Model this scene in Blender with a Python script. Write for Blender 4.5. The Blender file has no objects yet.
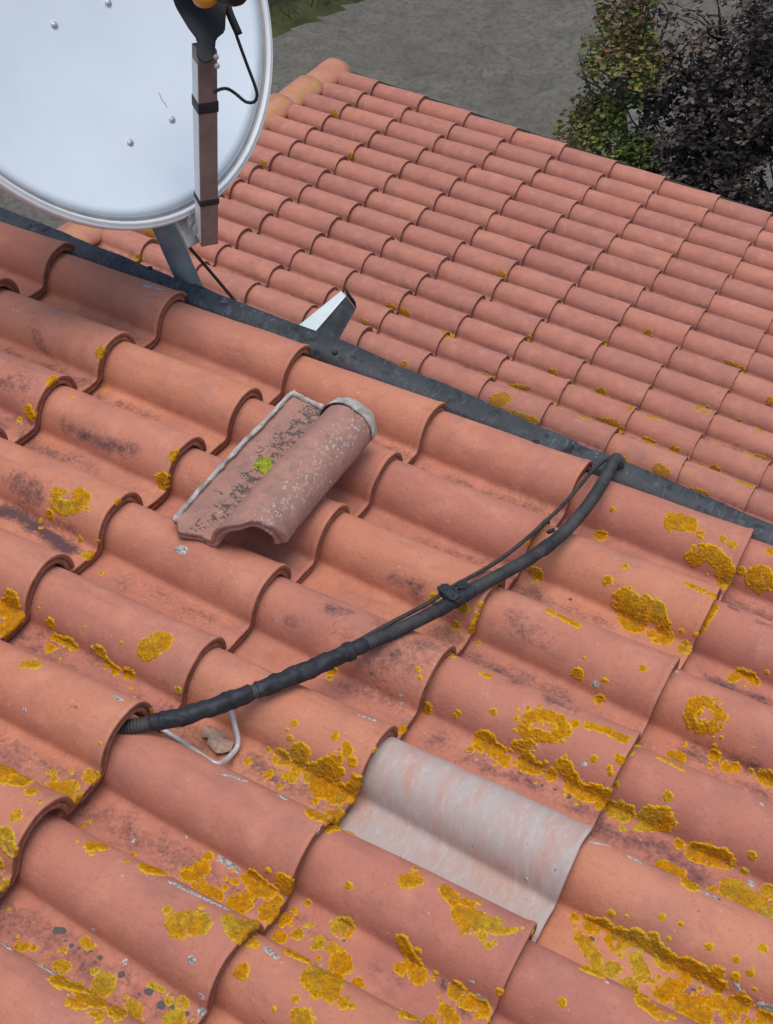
import bpy, bmesh, math, random
import numpy as np
from mathutils import Matrix, Vector
from mathutils.bvhtree import BVHTree

random.seed(7); rng = np.random.default_rng(11)
scene = bpy.context.scene
# ------------------------------------------------------------------ camera
# Solved from the tile lattice of the near roof: (u down the slope, v towards the verge, n off the roof)
F = 1261.77
RC = np.array([[0.8635865, 0.4955900, 0.0927841], [0.3918687, -0.5439291, -0.7420108], [-0.3172652, 0.6771497, -0.6639360]])
CAM = np.array([2.015731, -2.061255, 1.807325])
W, L = 0.22186, 0.37                      # tile cover width and length (m)
TH = math.radians(20)                     # roof pitch
MW = np.array([[math.cos(TH), 0, math.sin(TH)], [0, 1, 0], [-math.sin(TH), 0, math.cos(TH)]])
CW = MW @ CAM
cam_d = bpy.data.cameras.new('camera'); cam = bpy.data.objects.new('camera', cam_d)
scene.collection.objects.link(cam); scene.camera = cam
cam_d.sensor_fit = 'HORIZONTAL'; cam_d.sensor_width = 36.0; cam_d.lens = F / 773 * 36.0
cam_d.clip_start = 0.05; cam_d.clip_end = 2000
_r, _u, _b = MW @ RC[0], -(MW @ RC[1]), -(MW @ RC[2])
cam.matrix_world = Matrix([[_r[i], _u[i], _b[i], CW[i]] for i in range(3)] + [[0, 0, 0, 1]])
# ------------------------------------------------------------------ sky, sun, exposure
SUN_EL, SUN_AZ = math.radians(68), math.radians(-25)    # azimuth of the sun, from +X towards +Y
world = bpy.data.worlds.new('World'); scene.world = world; world.use_nodes = True
wn = world.node_tree.nodes; wl = world.node_tree.links
sky = wn.new('ShaderNodeTexSky'); sky.sky_type = 'NISHITA'; sky.sun_disc = False
sky.sun_elevation = SUN_EL; sky.sun_rotation = math.pi / 2 - SUN_AZ
sky.air_density = 1.0; sky.dust_density = 2.0; sky.ozone_density = 1.0
wl.new(sky.outputs[0], wn['Background'].inputs[0]); wn['Background'].inputs[1].default_value = 0.10
sd = bpy.data.lights.new('sun', 'SUN'); sd.energy = 1.15; sd.angle = math.radians(40); sd.color = (1.0, 0.93, 0.83)
sun = bpy.data.objects.new('sun', sd); scene.collection.objects.link(sun)
sdir = Vector((math.cos(SUN_EL) * math.cos(SUN_AZ), math.cos(SUN_EL) * math.sin(SUN_AZ), math.sin(SUN_EL)))
sun.rotation_euler = sdir.to_track_quat('Z', 'Y').to_euler(); sun.location = sdir * 30
vs = scene.view_settings; vs.view_transform = 'Standard'; vs.look = 'None'; vs.gamma = 1.0; vs.exposure = 0.62
vs.use_curve_mapping = False
scene.render.engine = 'CYCLES'

# ------------------------------------------------------------------ helpers
def ray(px, py): return RC.T @ np.array([(px - 386.5) / F, (py - 512) / F, 1.0])
def pl(px, py, n=0.0):                     # pixel -> point on a plane parallel to the near roof
    d = ray(px, py); return CAM + d * ((n - CAM[2]) / d[2])
def plv(px, py, v):                        # pixel -> point on the vertical plane Y = v
    d = ray(px, py); return CAM + d * ((v - CAM[1]) / d[1])
def w(p): return MW @ np.asarray(p, float)
def _hash(i, j, k, s):
    h = (i * 374761393 + j * 668265263 + k * 2147483647 + s * 974634777) & 0xFFFFFFFF
    h = ((h ^ (h >> 13)) * 1274126177) & 0xFFFFFFFF
    return ((h ^ (h >> 16)) & 0xFFFF) / 65535.0 * 2 - 1
def noise(P, f=1.0, s=0):
    P = np.asarray(P, float) * f; I = np.floor(P).astype(np.int64); t = P - I; t = t * t * (3 - 2 * t)
    o = 0
    for a in (0, 1):
        for b in (0, 1):
            for c in (0, 1):
                wt = (t[..., 0] if a else 1 - t[..., 0]) * (t[..., 1] if b else 1 - t[..., 1]) * (t[..., 2] if c else 1 - t[..., 2])
                o = o + wt * _hash(I[..., 0] + a, I[..., 1] + b, I[..., 2] + c, s)
    return o
def fbm(P, f=1.0, s=0, o=3):
    r = 0; a = 1.0
    for k in range(o): r = r + a * noise(P, f * 2 ** k, s + k * 17); a *= 0.5
    return r
COL = scene.collection
def mesh_np(name, V, Fq, mat=None, smooth=True, attrs=None):
    V = np.asarray(V, np.float32); Fq = np.asarray(Fq, np.int32)
    me = bpy.data.meshes.new(name); me.vertices.add(len(V)); me.vertices.foreach_set('co', V.ravel())
    k = Fq.shape[1]
    me.loops.add(Fq.size); me.loops.foreach_set('vertex_index', Fq.ravel())
    me.polygons.add(len(Fq)); me.polygons.foreach_set('loop_start', np.arange(0, Fq.size, k, dtype=np.int32))
    me.polygons.foreach_set('use_smooth', np.full(len(Fq), smooth))
    me.update(calc_edges=True)
    if attrs:
        for an, av in attrs.items():
            at = me.attributes.new(an, 'FLOAT', 'POINT'); at.data.foreach_set('value', np.asarray(av, np.float32).ravel())
    if mat: me.materials.append(mat)
    return me
def link(name, me, parent=None, mat4=None):
    o = bpy.data.objects.new(name, me); COL.objects.link(o)
    if mat4 is not None: o.matrix_world = mat4
    if parent is not None:
        o.parent = parent; o.matrix_parent_inverse = WM[parent].inverted()
    WM[o] = mat4.copy() if mat4 is not None else Matrix.Identity(4)
    return o
WM = {}
def empty(name, loc, label, cat, group=None):
    o = bpy.data.objects.new(name, None); COL.objects.link(o); o.location = loc; o.empty_display_size = 0.1
    WM[o] = Matrix.Translation(loc); tag(o, label, cat, group); return o
def tag(o, label, cat, group=None):
    o['label'] = label; o['category'] = cat
    if group: o['group'] = group
    return o
def worldmesh(name, V, Fq, mat, parent=None, smooth=False, attrs=None):
    """mesh given in world coordinates; the object's origin is put at the mesh's base centre"""
    V = np.asarray(V, float); c = np.array([V[:, 0].mean(), V[:, 1].mean(), V[:, 2].min()])
    return link(name, mesh_np(name, V - c, Fq, mat, smooth, attrs), parent, Matrix.Translation(c))
def tri(F):                                # mixed polygon list -> quads (triangles repeat nothing: use fan)
    out = []
    for f in F:
        for i in range(1, len(f) - 1): out.append((f[0], f[i], f[i + 1]))
    return np.array(out)
def box_vf(c, ax, ay, az):
    c = np.asarray(c, float); V = [c + sx * np.asarray(ax) + sy * np.asarray(ay) + sz * np.asarray(az) for sx in (-1, 1) for sy in (-1, 1) for sz in (-1, 1)]
    Fq = [(0, 1, 3, 2), (4, 6, 7, 5), (0, 4, 5, 1), (2, 3, 7, 6), (0, 2, 6, 4), (1, 5, 7, 3)]
    return np.array(V), np.array(Fq)
def bevel_box(name, c, ax, ay, az, mat, parent=None, bev=0.003, seg=2):
    V, Fq = box_vf(c, ax, ay, az); c0 = V.mean(0)
    bm = bmesh.new(); vs_ = [bm.verts.new(v - c0) for v in V]
    for f in Fq: bm.faces.new([vs_[i] for i in f])
    bmesh.ops.recalc_face_normals(bm, faces=bm.faces)
    bmesh.ops.bevel(bm, geom=list(bm.edges), offset=bev, segments=seg, affect='EDGES', profile=0.6)
    me = bpy.data.meshes.new(name); bm.to_mesh(me); bm.free(); me.materials.append(mat)
    return link(name, me, parent, Matrix.Translation(c0))
def catmull(P, step):
    P = np.asarray(P, float); Q = np.vstack([2 * P[0] - P[1], P, 2 * P[-1] - P[-2]]); out = []
    for i in range(1, len(Q) - 2):
        n = max(2, int(np.linalg.norm(Q[i + 1] - Q[i]) / step) + 1)
        for t in np.linspace(0, 1, n, endpoint=False):
            out.append(0.5 * (2 * Q[i] + (Q[i + 1] - Q[i - 1]) * t + (2 * Q[i - 1] - 5 * Q[i] + 4 * Q[i + 1] - Q[i + 2]) * t * t + (-Q[i - 1] + 3 * Q[i] - 3 * Q[i + 1] + Q[i + 2]) * t ** 3))
    out.append(P[-1]); return np.array(out)
def resample(P, step):
    d = np.r_[0, np.cumsum(np.linalg.norm(np.diff(P, axis=0), axis=1))]; n = max(2, int(d[-1] / step) + 1)
    t = np.linspace(0, d[-1], n); return np.stack([np.interp(t, d, P[:, k]) for k in range(3)], 1), t
def tube_vf(P, r, k=12, caps=True):
    P = np.asarray(P, float); n = len(P); r = np.broadcast_to(np.asarray(r, float), (n,)) if np.ndim(r) < 2 else np.asarray(r)
    T = np.gradient(P, axis=0); T /= np.linalg.norm(T, axis=1)[:, None] + 1e-12
    a = np.array([0, 0, 1.0]) if abs(T[0, 2]) < 0.9 else np.array([1.0, 0, 0]); N = []
    x = np.cross(T[0], a); x /= np.linalg.norm(x)
    for i in range(n):
        x = x - T[i] * (x @ T[i]); x /= np.linalg.norm(x) + 1e-12; N.append(x)
    N = np.array(N); B = np.cross(T, N); an = np.linspace(0, 2 * math.pi, k, endpoint=False)
    rr = r[:, None] if r.ndim == 1 else r
    V = P[:, None] + (N[:, None] * np.cos(an)[None, :, None] + B[:, None] * np.sin(an)[None, :, None]) * (rr[..., None] if rr.ndim == 2 else rr)
    V = V.reshape(-1, 3); i, j = np.meshgrid(np.arange(n - 1), np.arange(k), indexing='ij'); j2 = (j + 1) % k
    Fq = np.stack([i * k + j, i * k + j2, (i + 1) * k + j2, (i + 1) * k + j], -1).reshape(-1, 4)
    if caps:
        b = len(V); V = np.vstack([V, P[0], P[-1]]); jj = np.arange(k); e = (n - 1) * k
        Fq = np.vstack([Fq, np.stack([jj * 0 + b, (jj + 1) % k, jj, jj], -1)[:, :4], np.stack([jj * 0 + b + 1, e + jj, e + (jj + 1) % k, e + (jj + 1) % k], -1)])
    return V, Fq
def fix_quads(Fq):                         # degenerate quads -> split into tri list
    return np.vstack([Fq[:, [0, 1, 2]], Fq[:, [0, 2, 3]][(Fq[:, 2] != Fq[:, 3])]])
def tube(name, P, r, mat, parent=None, k=12):
    V, Fq = tube_vf(P, r, k); return worldmesh(name, V, fix_quads(Fq), mat, parent, True)
def join_vf(parts):
    V = []; Fq = []; b = 0
    for v, f in parts: V.append(v); Fq.append(np.asarray(f) + b); b += len(v)
    return np.vstack(V), np.vstack(Fq)

# ------------------------------------------------------------------ materials
class NT:
    def __init__(s, name, rough=0.8, spec=0.3):
        s.m = bpy.data.materials.new(name); s.m.use_nodes = True; s.t = s.m.node_tree; s.b = s.t.nodes['Principled BSDF']
        s.b.inputs['Roughness'].default_value = rough; s.b.inputs['Specular IOR Level'].default_value = spec
    def n(s, ty, **kw):
        o = s.t.nodes.new(ty)
        for k, v in kw.items(): setattr(o, k, v)
        return o
    def l(s, a, b): s.t.links.new(a, b)
    def noise(s, scale, detail=4, rough=0.55, vec=None, dist=0.0):
        o = s.n('ShaderNodeTexNoise'); o.inputs['Scale'].default_value = scale; o.inputs['Detail'].default_value = detail
        o.inputs['Roughness'].default_value = rough; o.inputs['Distortion'].default_value = dist
        s.l(vec if vec is not None else s.pos(), o.inputs['Vector']); return o.outputs['Fac']
    def pos(s):
        if not hasattr(s, '_p'): s._p = s.n('ShaderNodeNewGeometry').outputs['Position']
        return s._p
    def ramp(s, fac, stops):
        o = s.n('ShaderNodeValToRGB'); e = o.color_ramp.elements
        while len(e) < len(stops): e.new(0.5)
        for x, (p, c) in zip(e, stops): x.position = p; x.color = (*c, 1) if not np.isscalar(c) else (c, c, c, 1)
        s.l(fac, o.inputs[0]); return o.outputs[0]
    def mix(s, fac, a, b, mode='MIX'):
        o = s.n('ShaderNodeMix', data_type='RGBA', blend_type=mode)
        for sock, v in ((o.inputs[0], fac), (o.inputs[6], a), (o.inputs[7], b)):
            if isinstance(v, bpy.types.NodeSocket): s.l(v, sock)
            elif np.isscalar(v): sock.default_value = v
            else: sock.default_value = (*v, 1)
        return o.outputs[2]
    def math(s, op, a, b=0.0, clamp=False):
        o = s.n('ShaderNodeMath', operation=op, use_clamp=clamp)
        for sock, v in ((o.inputs[0], a), (o.inputs[1], b)):
            if isinstance(v, bpy.types.NodeSocket): s.l(v, sock)
            else: sock.default_value = v
        return o.outputs[0]
    def attr(s, name): return s.n('ShaderNodeAttribute', attribute_name=name).outputs['Fac']
    def rand(s): return s.n('ShaderNodeObjectInfo').outputs['Random']
    def color(s, c):
        if isinstance(c, bpy.types.NodeSocket): s.l(c, s.b.inputs['Base Color'])
        else: s.b.inputs['Base Color'].default_value = (*c, 1)
    def rough(s, r): s.l(r, s.b.inputs['Roughness'])
    def bump(s, h, strength=0.3, dist=0.002):
        o = s.n('ShaderNodeBump'); o.inputs['Strength'].default_value = strength; o.inputs['Distance'].default_value = dist
        s.l(h, o.inputs['Height']); s.l(o.outputs[0], s.b.inputs['Normal'])

def clay(name, ca, cb, cc, stain_col=(0.10, 0.055, 0.06), grime=(0.20, 0.085, 0.055), pale=0.35):
    t = NT(name, 0.82, 0.25)
    big = t.noise(3.1, 3); mid = t.noise(17, 4); fine = t.noise(160, 3, 0.65)
    base = t.mix(t.ramp(big, [(0.35, 0.0), (0.68, 1.0)]), ca, cb)
    base = t.mix(t.math('MULTIPLY', t.rand(), 0.85), base, cc)
    pm = t.ramp(mid, [(0.50, 0.0), (0.72, pale)])
    base = t.mix(pm, base, tuple(min(1, x * 1.12 + 0.05) for x in cb))
    base = t.mix(t.ramp(t.noise(7.3, 6, 0.68), [(0.50, 0.0), (0.72, 0.55)]), base, (0.31, 0.14, 0.125))
    base = t.mix(t.ramp(t.noise(11.7, 6, 0.7), [(0.58, 0.0), (0.78, 0.45)]), base, (0.62, 0.33, 0.24))
    base = t.mix(t.ramp(fine, [(0.30, 0.26), (0.46, 0.0)]), base, (0.22, 0.09, 0.065))
    mp = t.n('ShaderNodeMapping'); mp.inputs['Scale'].default_value = (0.16, 1.0, 0.35); t.l(t.pos(), mp.inputs['Vector'])
    base = t.mix(t.ramp(t.noise(34, 5, 0.65, mp.outputs[0], 0.3), [(0.54, 0.0), (0.74, 0.34)]), base, (0.27, 0.115, 0.095))
    # dark algae stains (own shapes, stored per vertex) broken up by speckle
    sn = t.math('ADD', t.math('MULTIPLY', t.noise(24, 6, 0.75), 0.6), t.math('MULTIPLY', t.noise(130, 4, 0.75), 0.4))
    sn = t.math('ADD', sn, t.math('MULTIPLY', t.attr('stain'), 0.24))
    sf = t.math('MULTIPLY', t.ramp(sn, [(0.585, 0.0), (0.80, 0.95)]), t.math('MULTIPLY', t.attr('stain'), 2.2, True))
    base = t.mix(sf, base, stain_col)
    # sparse pale and dark specks
    base = t.mix(t.ramp(t.noise(95, 2, 0.5), [(0.73, 0.0), (0.76, 0.55)]), base, (0.55, 0.46, 0.40))
    base = t.mix(t.ramp(t.noise(62, 3, 0.7, dist=0.6), [(0.25, 0.6), (0.30, 0.0)]), base, (0.13, 0.065, 0.06))
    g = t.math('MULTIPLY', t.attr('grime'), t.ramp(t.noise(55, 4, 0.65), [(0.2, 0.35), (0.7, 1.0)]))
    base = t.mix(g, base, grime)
    t.color(base); t.rough(t.ramp(mid, [(0.3, 0.74), (0.7, 0.9)]))
    t.bump(t.math('ADD', fine, t.math('MULTIPLY', t.noise(45, 4), 1.2)), 0.5, 0.002)
    return t.m
M_clay = clay('clay_orange', (0.55, 0.210, 0.122), (0.59, 0.250, 0.152), (0.46, 0.178, 0.130))
M_clay2 = clay('clay_pink', (0.48, 0.192, 0.132), (0.53, 0.23, 0.160), (0.41, 0.170, 0.128), grime=(0.11, 0.055, 0.042))

def pale_clay():
    t = NT('limewashed_clay', 0.85, 0.15)
    mp = t.n('ShaderNodeMapping'); mp.inputs['Scale'].default_value = (3.0, 1.0, 1.0); t.l(t.pos(), mp.inputs['Vector'])
    st = t.noise(9, 6, 0.6, mp.outputs[0], 0.5)
    base = t.mix(t.ramp(st, [(0.34, 0.0), (0.58, 1.0)]), (0.50, 0.305, 0.245), (0.46, 0.39, 0.36))
    base = t.mix(t.ramp(t.noise(30, 7, 0.75, mp.outputs[0], 0.5), [(0.50, 0.0), (0.76, 0.75)]), base, (0.58, 0.54, 0.515))
    base = t.mix(t.ramp(t.noise(150, 2), [(0.24, 0.8), (0.29, 0.0)]), base, (0.12, 0.09, 0.08))
    base = t.mix(t.math('MULTIPLY', t.attr('grime'), 0.7), base, (0.20, 0.10, 0.075))
    t.color(base); t.bump(t.noise(70, 4), 0.25, 0.0015); return t.m
M_pale = pale_clay()
def old_clay():
    t = NT('weathered_clay', 0.9, 0.2)
    base = t.mix(t.ramp(t.noise(14, 4), [(0.35, 0.0), (0.65, 1.0)]), (0.43, 0.225, 0.175), (0.33, 0.18, 0.145))
    base = t.mix(t.ramp(t.noise(23, 6, 0.75), [(0.50, 0.0), (0.68, 0.7)]), base, (0.20, 0.135, 0.115))
    base = t.mix(t.ramp(t.noise(90, 3, 0.6), [(0.70, 0.0), (0.73, 0.75)]), base, (0.50, 0.46, 0.42))
    sp = t.math('ADD', t.math('MULTIPLY', t.attr('stain'), 0.17), t.math('ADD', t.math('MULTIPLY', t.noise(45, 5, 0.75), 0.65), t.math('MULTIPLY', t.noise(170, 3, 0.6), 0.35)))
    base = t.mix(t.ramp(sp, [(0.635, 0.0), (0.69, 0.92)]), base, (0.085, 0.075, 0.07))
    gp = t.math('ADD', t.math('MULTIPLY', t.attr('grey'), 0.12), t.noise(120, 4, 0.7, dist=0.4))
    base = t.mix(t.ramp(gp, [(0.665, 0.0), (0.70, 0.9)]), base, (0.46, 0.44, 0.41))
    t.color(base); t.bump(t.math('ADD', t.noise(190, 3), t.noise(50, 4)), 0.5, 0.002); return t.m
M_old = old_clay()
def simple(name, ca, cb, scale=30, rough=0.8, spec=0.3, metal=0.0, bump=0.2, bd=0.001, r2=None):
    t = NT(name, rough, spec); f = t.noise(scale, 5, 0.6)
    t.color(t.mix(t.ramp(f, [(0.35, 0.0), (0.65, 1.0)]), ca, cb)); t.b.inputs['Metallic'].default_value = metal
    if r2: t.rough(t.ramp(t.noise(scale * 1.7, 4), [(0.3, rough), (0.7, r2)]))
    if bump: t.bump(t.noise(scale * 3, 4), bump, bd)
    return t.m
M_mortar = simple('mortar', (0.27, 0.235, 0.21), (0.55, 0.51, 0.47), 38, 0.95, 0.1, bump=0.6, bd=0.003)
def flashing_mat():
    t = NT('tarred_metal', 0.62, 0.35)
    base = t.mix(t.ramp(t.noise(9, 5), [(0.3, 0.0), (0.7, 1.0)]), (0.030, 0.034, 0.038), (0.066, 0.073, 0.079))
    mp = t.n('ShaderNodeMapping'); mp.inputs['Scale'].default_value = (2.2, 0.7, 1.0); mp.inputs['Rotation'].default_value = (0, 0, 0.5); t.l(t.pos(), mp.inputs['Vector'])
    base = t.mix(t.ramp(t.noise(34, 6, 0.65, mp.outputs[0], 1.2), [(0.54, 0.0), (0.72, 0.6)]), base, (0.15, 0.185, 0.215))
    base = t.mix(t.ramp(t.noise(38, 4, 0.6), [(0.66, 0.0), (0.73, 0.5)]), base, (0.28, 0.32, 0.35))
    base = t.mix(t.ramp(t.noise(30, 3, 0.6), [(0.32, 0.8), (0.44, 0.0)]), base, (0.012, 0.013, 0.015))
    t.color(base); t.bump(t.math('ADD', t.noise(60, 4), t.noise(25, 3)), 0.7, 0.004); return t.m
M_flash = flashing_mat()
def lichen_mat(name='lichen', dull=0.0):
    t = NT(name, 0.95, 0.1)
    e = t.attr('edge'); h = t.attr('hue')
    tex = t.noise(190, 4, 0.75); mid = t.noise(70, 4, 0.7)
    inner = t.mix(t.ramp(mid, [(0.35, 0.0), (0.65, 1.0)]), (0.48, 0.185, 0.003), (0.66, 0.285, 0.006))
    green = t.mix(t.ramp(mid, [(0.35, 0.0), (0.65, 1.0)]), (0.40, 0.255, 0.02), (0.56, 0.40, 0.04))
    inner = t.mix(h, inner, green)
    rim = t.mix(h, (0.78, 0.44, 0.018), (0.64, 0.48, 0.07))
    c = t.mix(t.ramp(e, [(0.0, 1.0), (0.16, 0.75), (0.38, 0.0)]), inner, rim)
    c = t.mix(t.ramp(tex, [(0.33, 0.75), (0.50, 0.0)]), c, (0.21, 0.105, 0.010))
    c = t.mix(t.ramp(t.noise(150, 2, 0.5), [(0.60, 0.0), (0.68, 0.45)]), c, (0.66, 0.46, 0.06))
    core = t.math('MULTIPLY', t.attr('core'), t.ramp(t.noise(75, 3, 0.6), [(0.45, 0.0), (0.60, 1.0)]))
    c = t.mix(t.math('MULTIPLY', core, 0.6), c, (0.24, 0.15, 0.03))
    if dull: c = t.mix(dull, c, (0.26, 0.14, 0.07))
    t.color(c); t.bump(t.math('ADD', tex, t.noise(110, 3)), 0.9, 0.003); return t.m
M_lichen = lichen_mat(); M_lichen2 = lichen_mat('dull_lichen', 0.32)
def grey_lichen_mat():
    t = NT('grey_lichen', 0.95, 0.1)
    c = t.mix(t.ramp(t.noise(220, 3), [(0.4, 0.0), (0.6, 1.0)]), (0.22, 0.20, 0.19), (0.55, 0.53, 0.50))
    t.color(t.mix(t.ramp(t.attr('hue'), [(0.45, 0.0), (0.55, 1.0)]), c, (0.12, 0.11, 0.105))); t.bump(t.noise(260, 3), 0.8, 0.002); return t.m
M_glichen = grey_lichen_mat()

# ------------------------------------------------------------------ the tile shape
def make_profile(a0, hh, sig, p0):
    """open tile section: flat pan, then a round roll that starts at v = 0"""
    P = [(p0, 0.0015), (p0 * 0.6, 0.0), (-0.03, -0.0005), (-0.008, 0.0), (-0.002, 0.001)]
    for a in np.linspace(0.05, math.pi - 0.16, 44):
        P.append((a0 - a0 * np.sign(math.cos(a)) * abs(math.cos(a)) ** 0.92, hh * math.sin(a) ** 0.90))
    P = np.array(P); d = np.r_[0, np.cumsum(np.linalg.norm(np.diff(P, axis=0), axis=1))]
    t = np.linspace(0, d[-1], 400); Q = np.stack([np.interp(t, d, P[:, k]) for k in (0, 1)], 1)
    kr = np.exp(-0.5 * (np.arange(-18, 19) / sig) ** 2); kr /= kr.sum()
    E = np.vstack([np.repeat(Q[:1], 18, 0) + (np.arange(-18, 0)[:, None] * (Q[1] - Q[0])), Q, np.repeat(Q[-1:], 18, 0) + np.arange(1, 19)[:, None] * (Q[-1] - Q[-2])])
    Q = np.stack([np.convolve(E[:, k], kr, 'valid') for k in (0, 1)], 1)
    T = np.gradient(Q, axis=0); T /= np.linalg.norm(T, axis=1)[:, None]; Nn = np.stack([-T[:, 1], T[:, 0]], 1)
    return Q, Nn, t
PROFILE_A = make_profile(0.0725, 0.085, 4.5, -0.104)      # near roof
PROFILE_B = make_profile(0.0895, 0.080, 3.5, -0.075)      # lower roof: fuller rolls, narrow pans
def use_profile(p):
    global PRO, PRON, PROT, PLEN, PWID
    PRO, PRON, PROT = p; PLEN = PROT[-1]; PWID = PRO[:, 0].max()
use_profile(PROFILE_A)
def prof(s):                               # s in metres along the profile
    g = lambda A: np.stack([np.interp(s, PROT, A[:, k]) for k in (0, 1)], -1)
    return g(PRO), g(PRON)
SLOPE = 0.063
RIM = [(-0.020, 0.0), (-0.014, 0.0003), (-0.011, 0.0018), (-0.0035, 0.0022), (-0.0010, 0.0012), (0.0, -0.0006), (0.0002, -0.0075), (-0.0030, -0.0088), (-0.0034, -0.0102), (-0.0006, -0.0112), (-0.0004, -0.0185), (-0.002, -0.0205)]
UNDER = [(-0.06, -0.0175), (-0.2, -0.0125), (-0.43, -0.0125)]
class Tile:
    def __init__(s, u0, v0, seed, rot=0.0, warp=1.0, rag=0.0, lift=0.0, raise_=0.0, taper=1.0):
        s.u0, s.v0, s.seed, s.rot, s.warp, s.rag, s.lift, s.raise_, s.taper = u0, v0, seed, rot, warp, rag, lift, raise_, taper
    def surf(s, du, dn, sl):               # arrays of equal shape -> points in roof coordinates
        p, nn = prof(sl); v = p[..., 0] + nn[..., 0] * dn; n = p[..., 1] + nn[..., 1] * dn
        u = du * 1.0; k = np.clip(-u / 0.37, 0, 1.2) * s.taper; t = np.clip(v / PWID, 0, 1)
        v = v + k * np.where(v < 0, 0.018 * np.clip(1 + v / 0.045, 0, 1), 0.018 * (1 - t) - 0.005 * t)
        n = n + s.raise_ * (u + 0.43) / 0.43
        S = np.stack([u, v, n * 0 + s.seed * 3.7], -1)
        n = n + SLOPE * u + s.warp * 0.0018 * noise(S, 9, 3) + s.lift
        v = v + s.warp * 0.0015 * noise(S, 6, 5)
        near = np.clip((u + 0.06) / 0.06, 0, 1)
        u = u + near * (s.warp * 0.0016 * noise(S, 28, 9) + s.rag * fbm(S, 26, 4))
        c, q = math.cos(s.rot), math.sin(s.rot)
        return np.stack([s.u0 + c * u - q * v, s.v0 + q * u + c * v, n], -1)
    def mesh_grid(s, nu, ns):
        sl = np.linspace(0, PLEN, ns)
        st = [(-0.43 + k * (0.41) / nu, 0.0) for k in range(nu)] + RIM + UNDER if nu > 6 else [(-0.43, 0.0), (-0.2, 0.0)] + RIM[1::2] + [(-0.1, -0.0145)]
        st = np.array(st)
        D, S2 = np.meshgrid(np.arange(len(st)), sl, indexing='ij')
        V = s.surf(st[D, 0], st[D, 1], S2); a, b = V.shape[:2]
        i, j = np.meshgrid(np.arange(a - 1), np.arange(b - 1), indexing='ij')
        Fq = np.stack([i * b + j, (i + 1) * b + j, (i + 1) * b + j + 1, i * b + j + 1], -1).reshape(-1, 4)
        # close both long edges between the top and the underside
        last = a - 1; topn = (nu if nu > 6 else 2); ext = []
        for jj in (0, b - 1):
            for k in range(topn - 1):
                lo = last if (k < topn // 2 or nu <= 6) else last - 1
                lo2 = last if (k + 1 < topn // 2 or nu <= 6) else last - 1
                q = (k * b + jj, (k + 1) * b + jj, lo2 * b + jj, lo * b + jj)
                ext.append(q if lo != lo2 else (q[0], q[1], q[2], q[2]))
        tris = fix_quads(np.array(ext)) if ext else np.zeros((0, 3), int)
        Ft = np.vstack([Fq[:, [0, 1, 2]], Fq[:, [0, 2, 3]], tris])
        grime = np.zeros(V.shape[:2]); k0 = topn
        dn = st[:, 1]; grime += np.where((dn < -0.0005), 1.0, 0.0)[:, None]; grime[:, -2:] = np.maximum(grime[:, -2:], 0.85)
        return V, Ft, grime

# ------------------------------------------------------------------ knees measured on the photograph: where pan and roll meet on each lip
KN = {(0,0):(44.5,289),(1,0):(156.5,340),(1,1):(98.3,382.4),(1,2):(36.2,428.5),(2,0):(281.5,394.4),(2,1):(227.2,439.7),(2,2):(166.9,493.1),
 (2,3):(98.3,552.7),(2,4):(25.9,619.4),(3,0):(416,456),(3,1):(369,506),(3,2):(313.8,564),(3,3):(250.5,628.8),(3,4):(181,706),(3,5):(102.2,785),
 (3,6):(15.5,886),(4,2):(472,636.5),(4,3):(417.7,715.2),(4,4):(355.2,800.4),(4,5):(287,901.6),(4,6):(207,1015.5),(5,0):(726,591),(5,1):(692,650),
 (5,2):(648,725),(5,3):(607,803),(5,4):(555,907),(5,5):(496,1010)}
GROUND = -5.5

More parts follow.
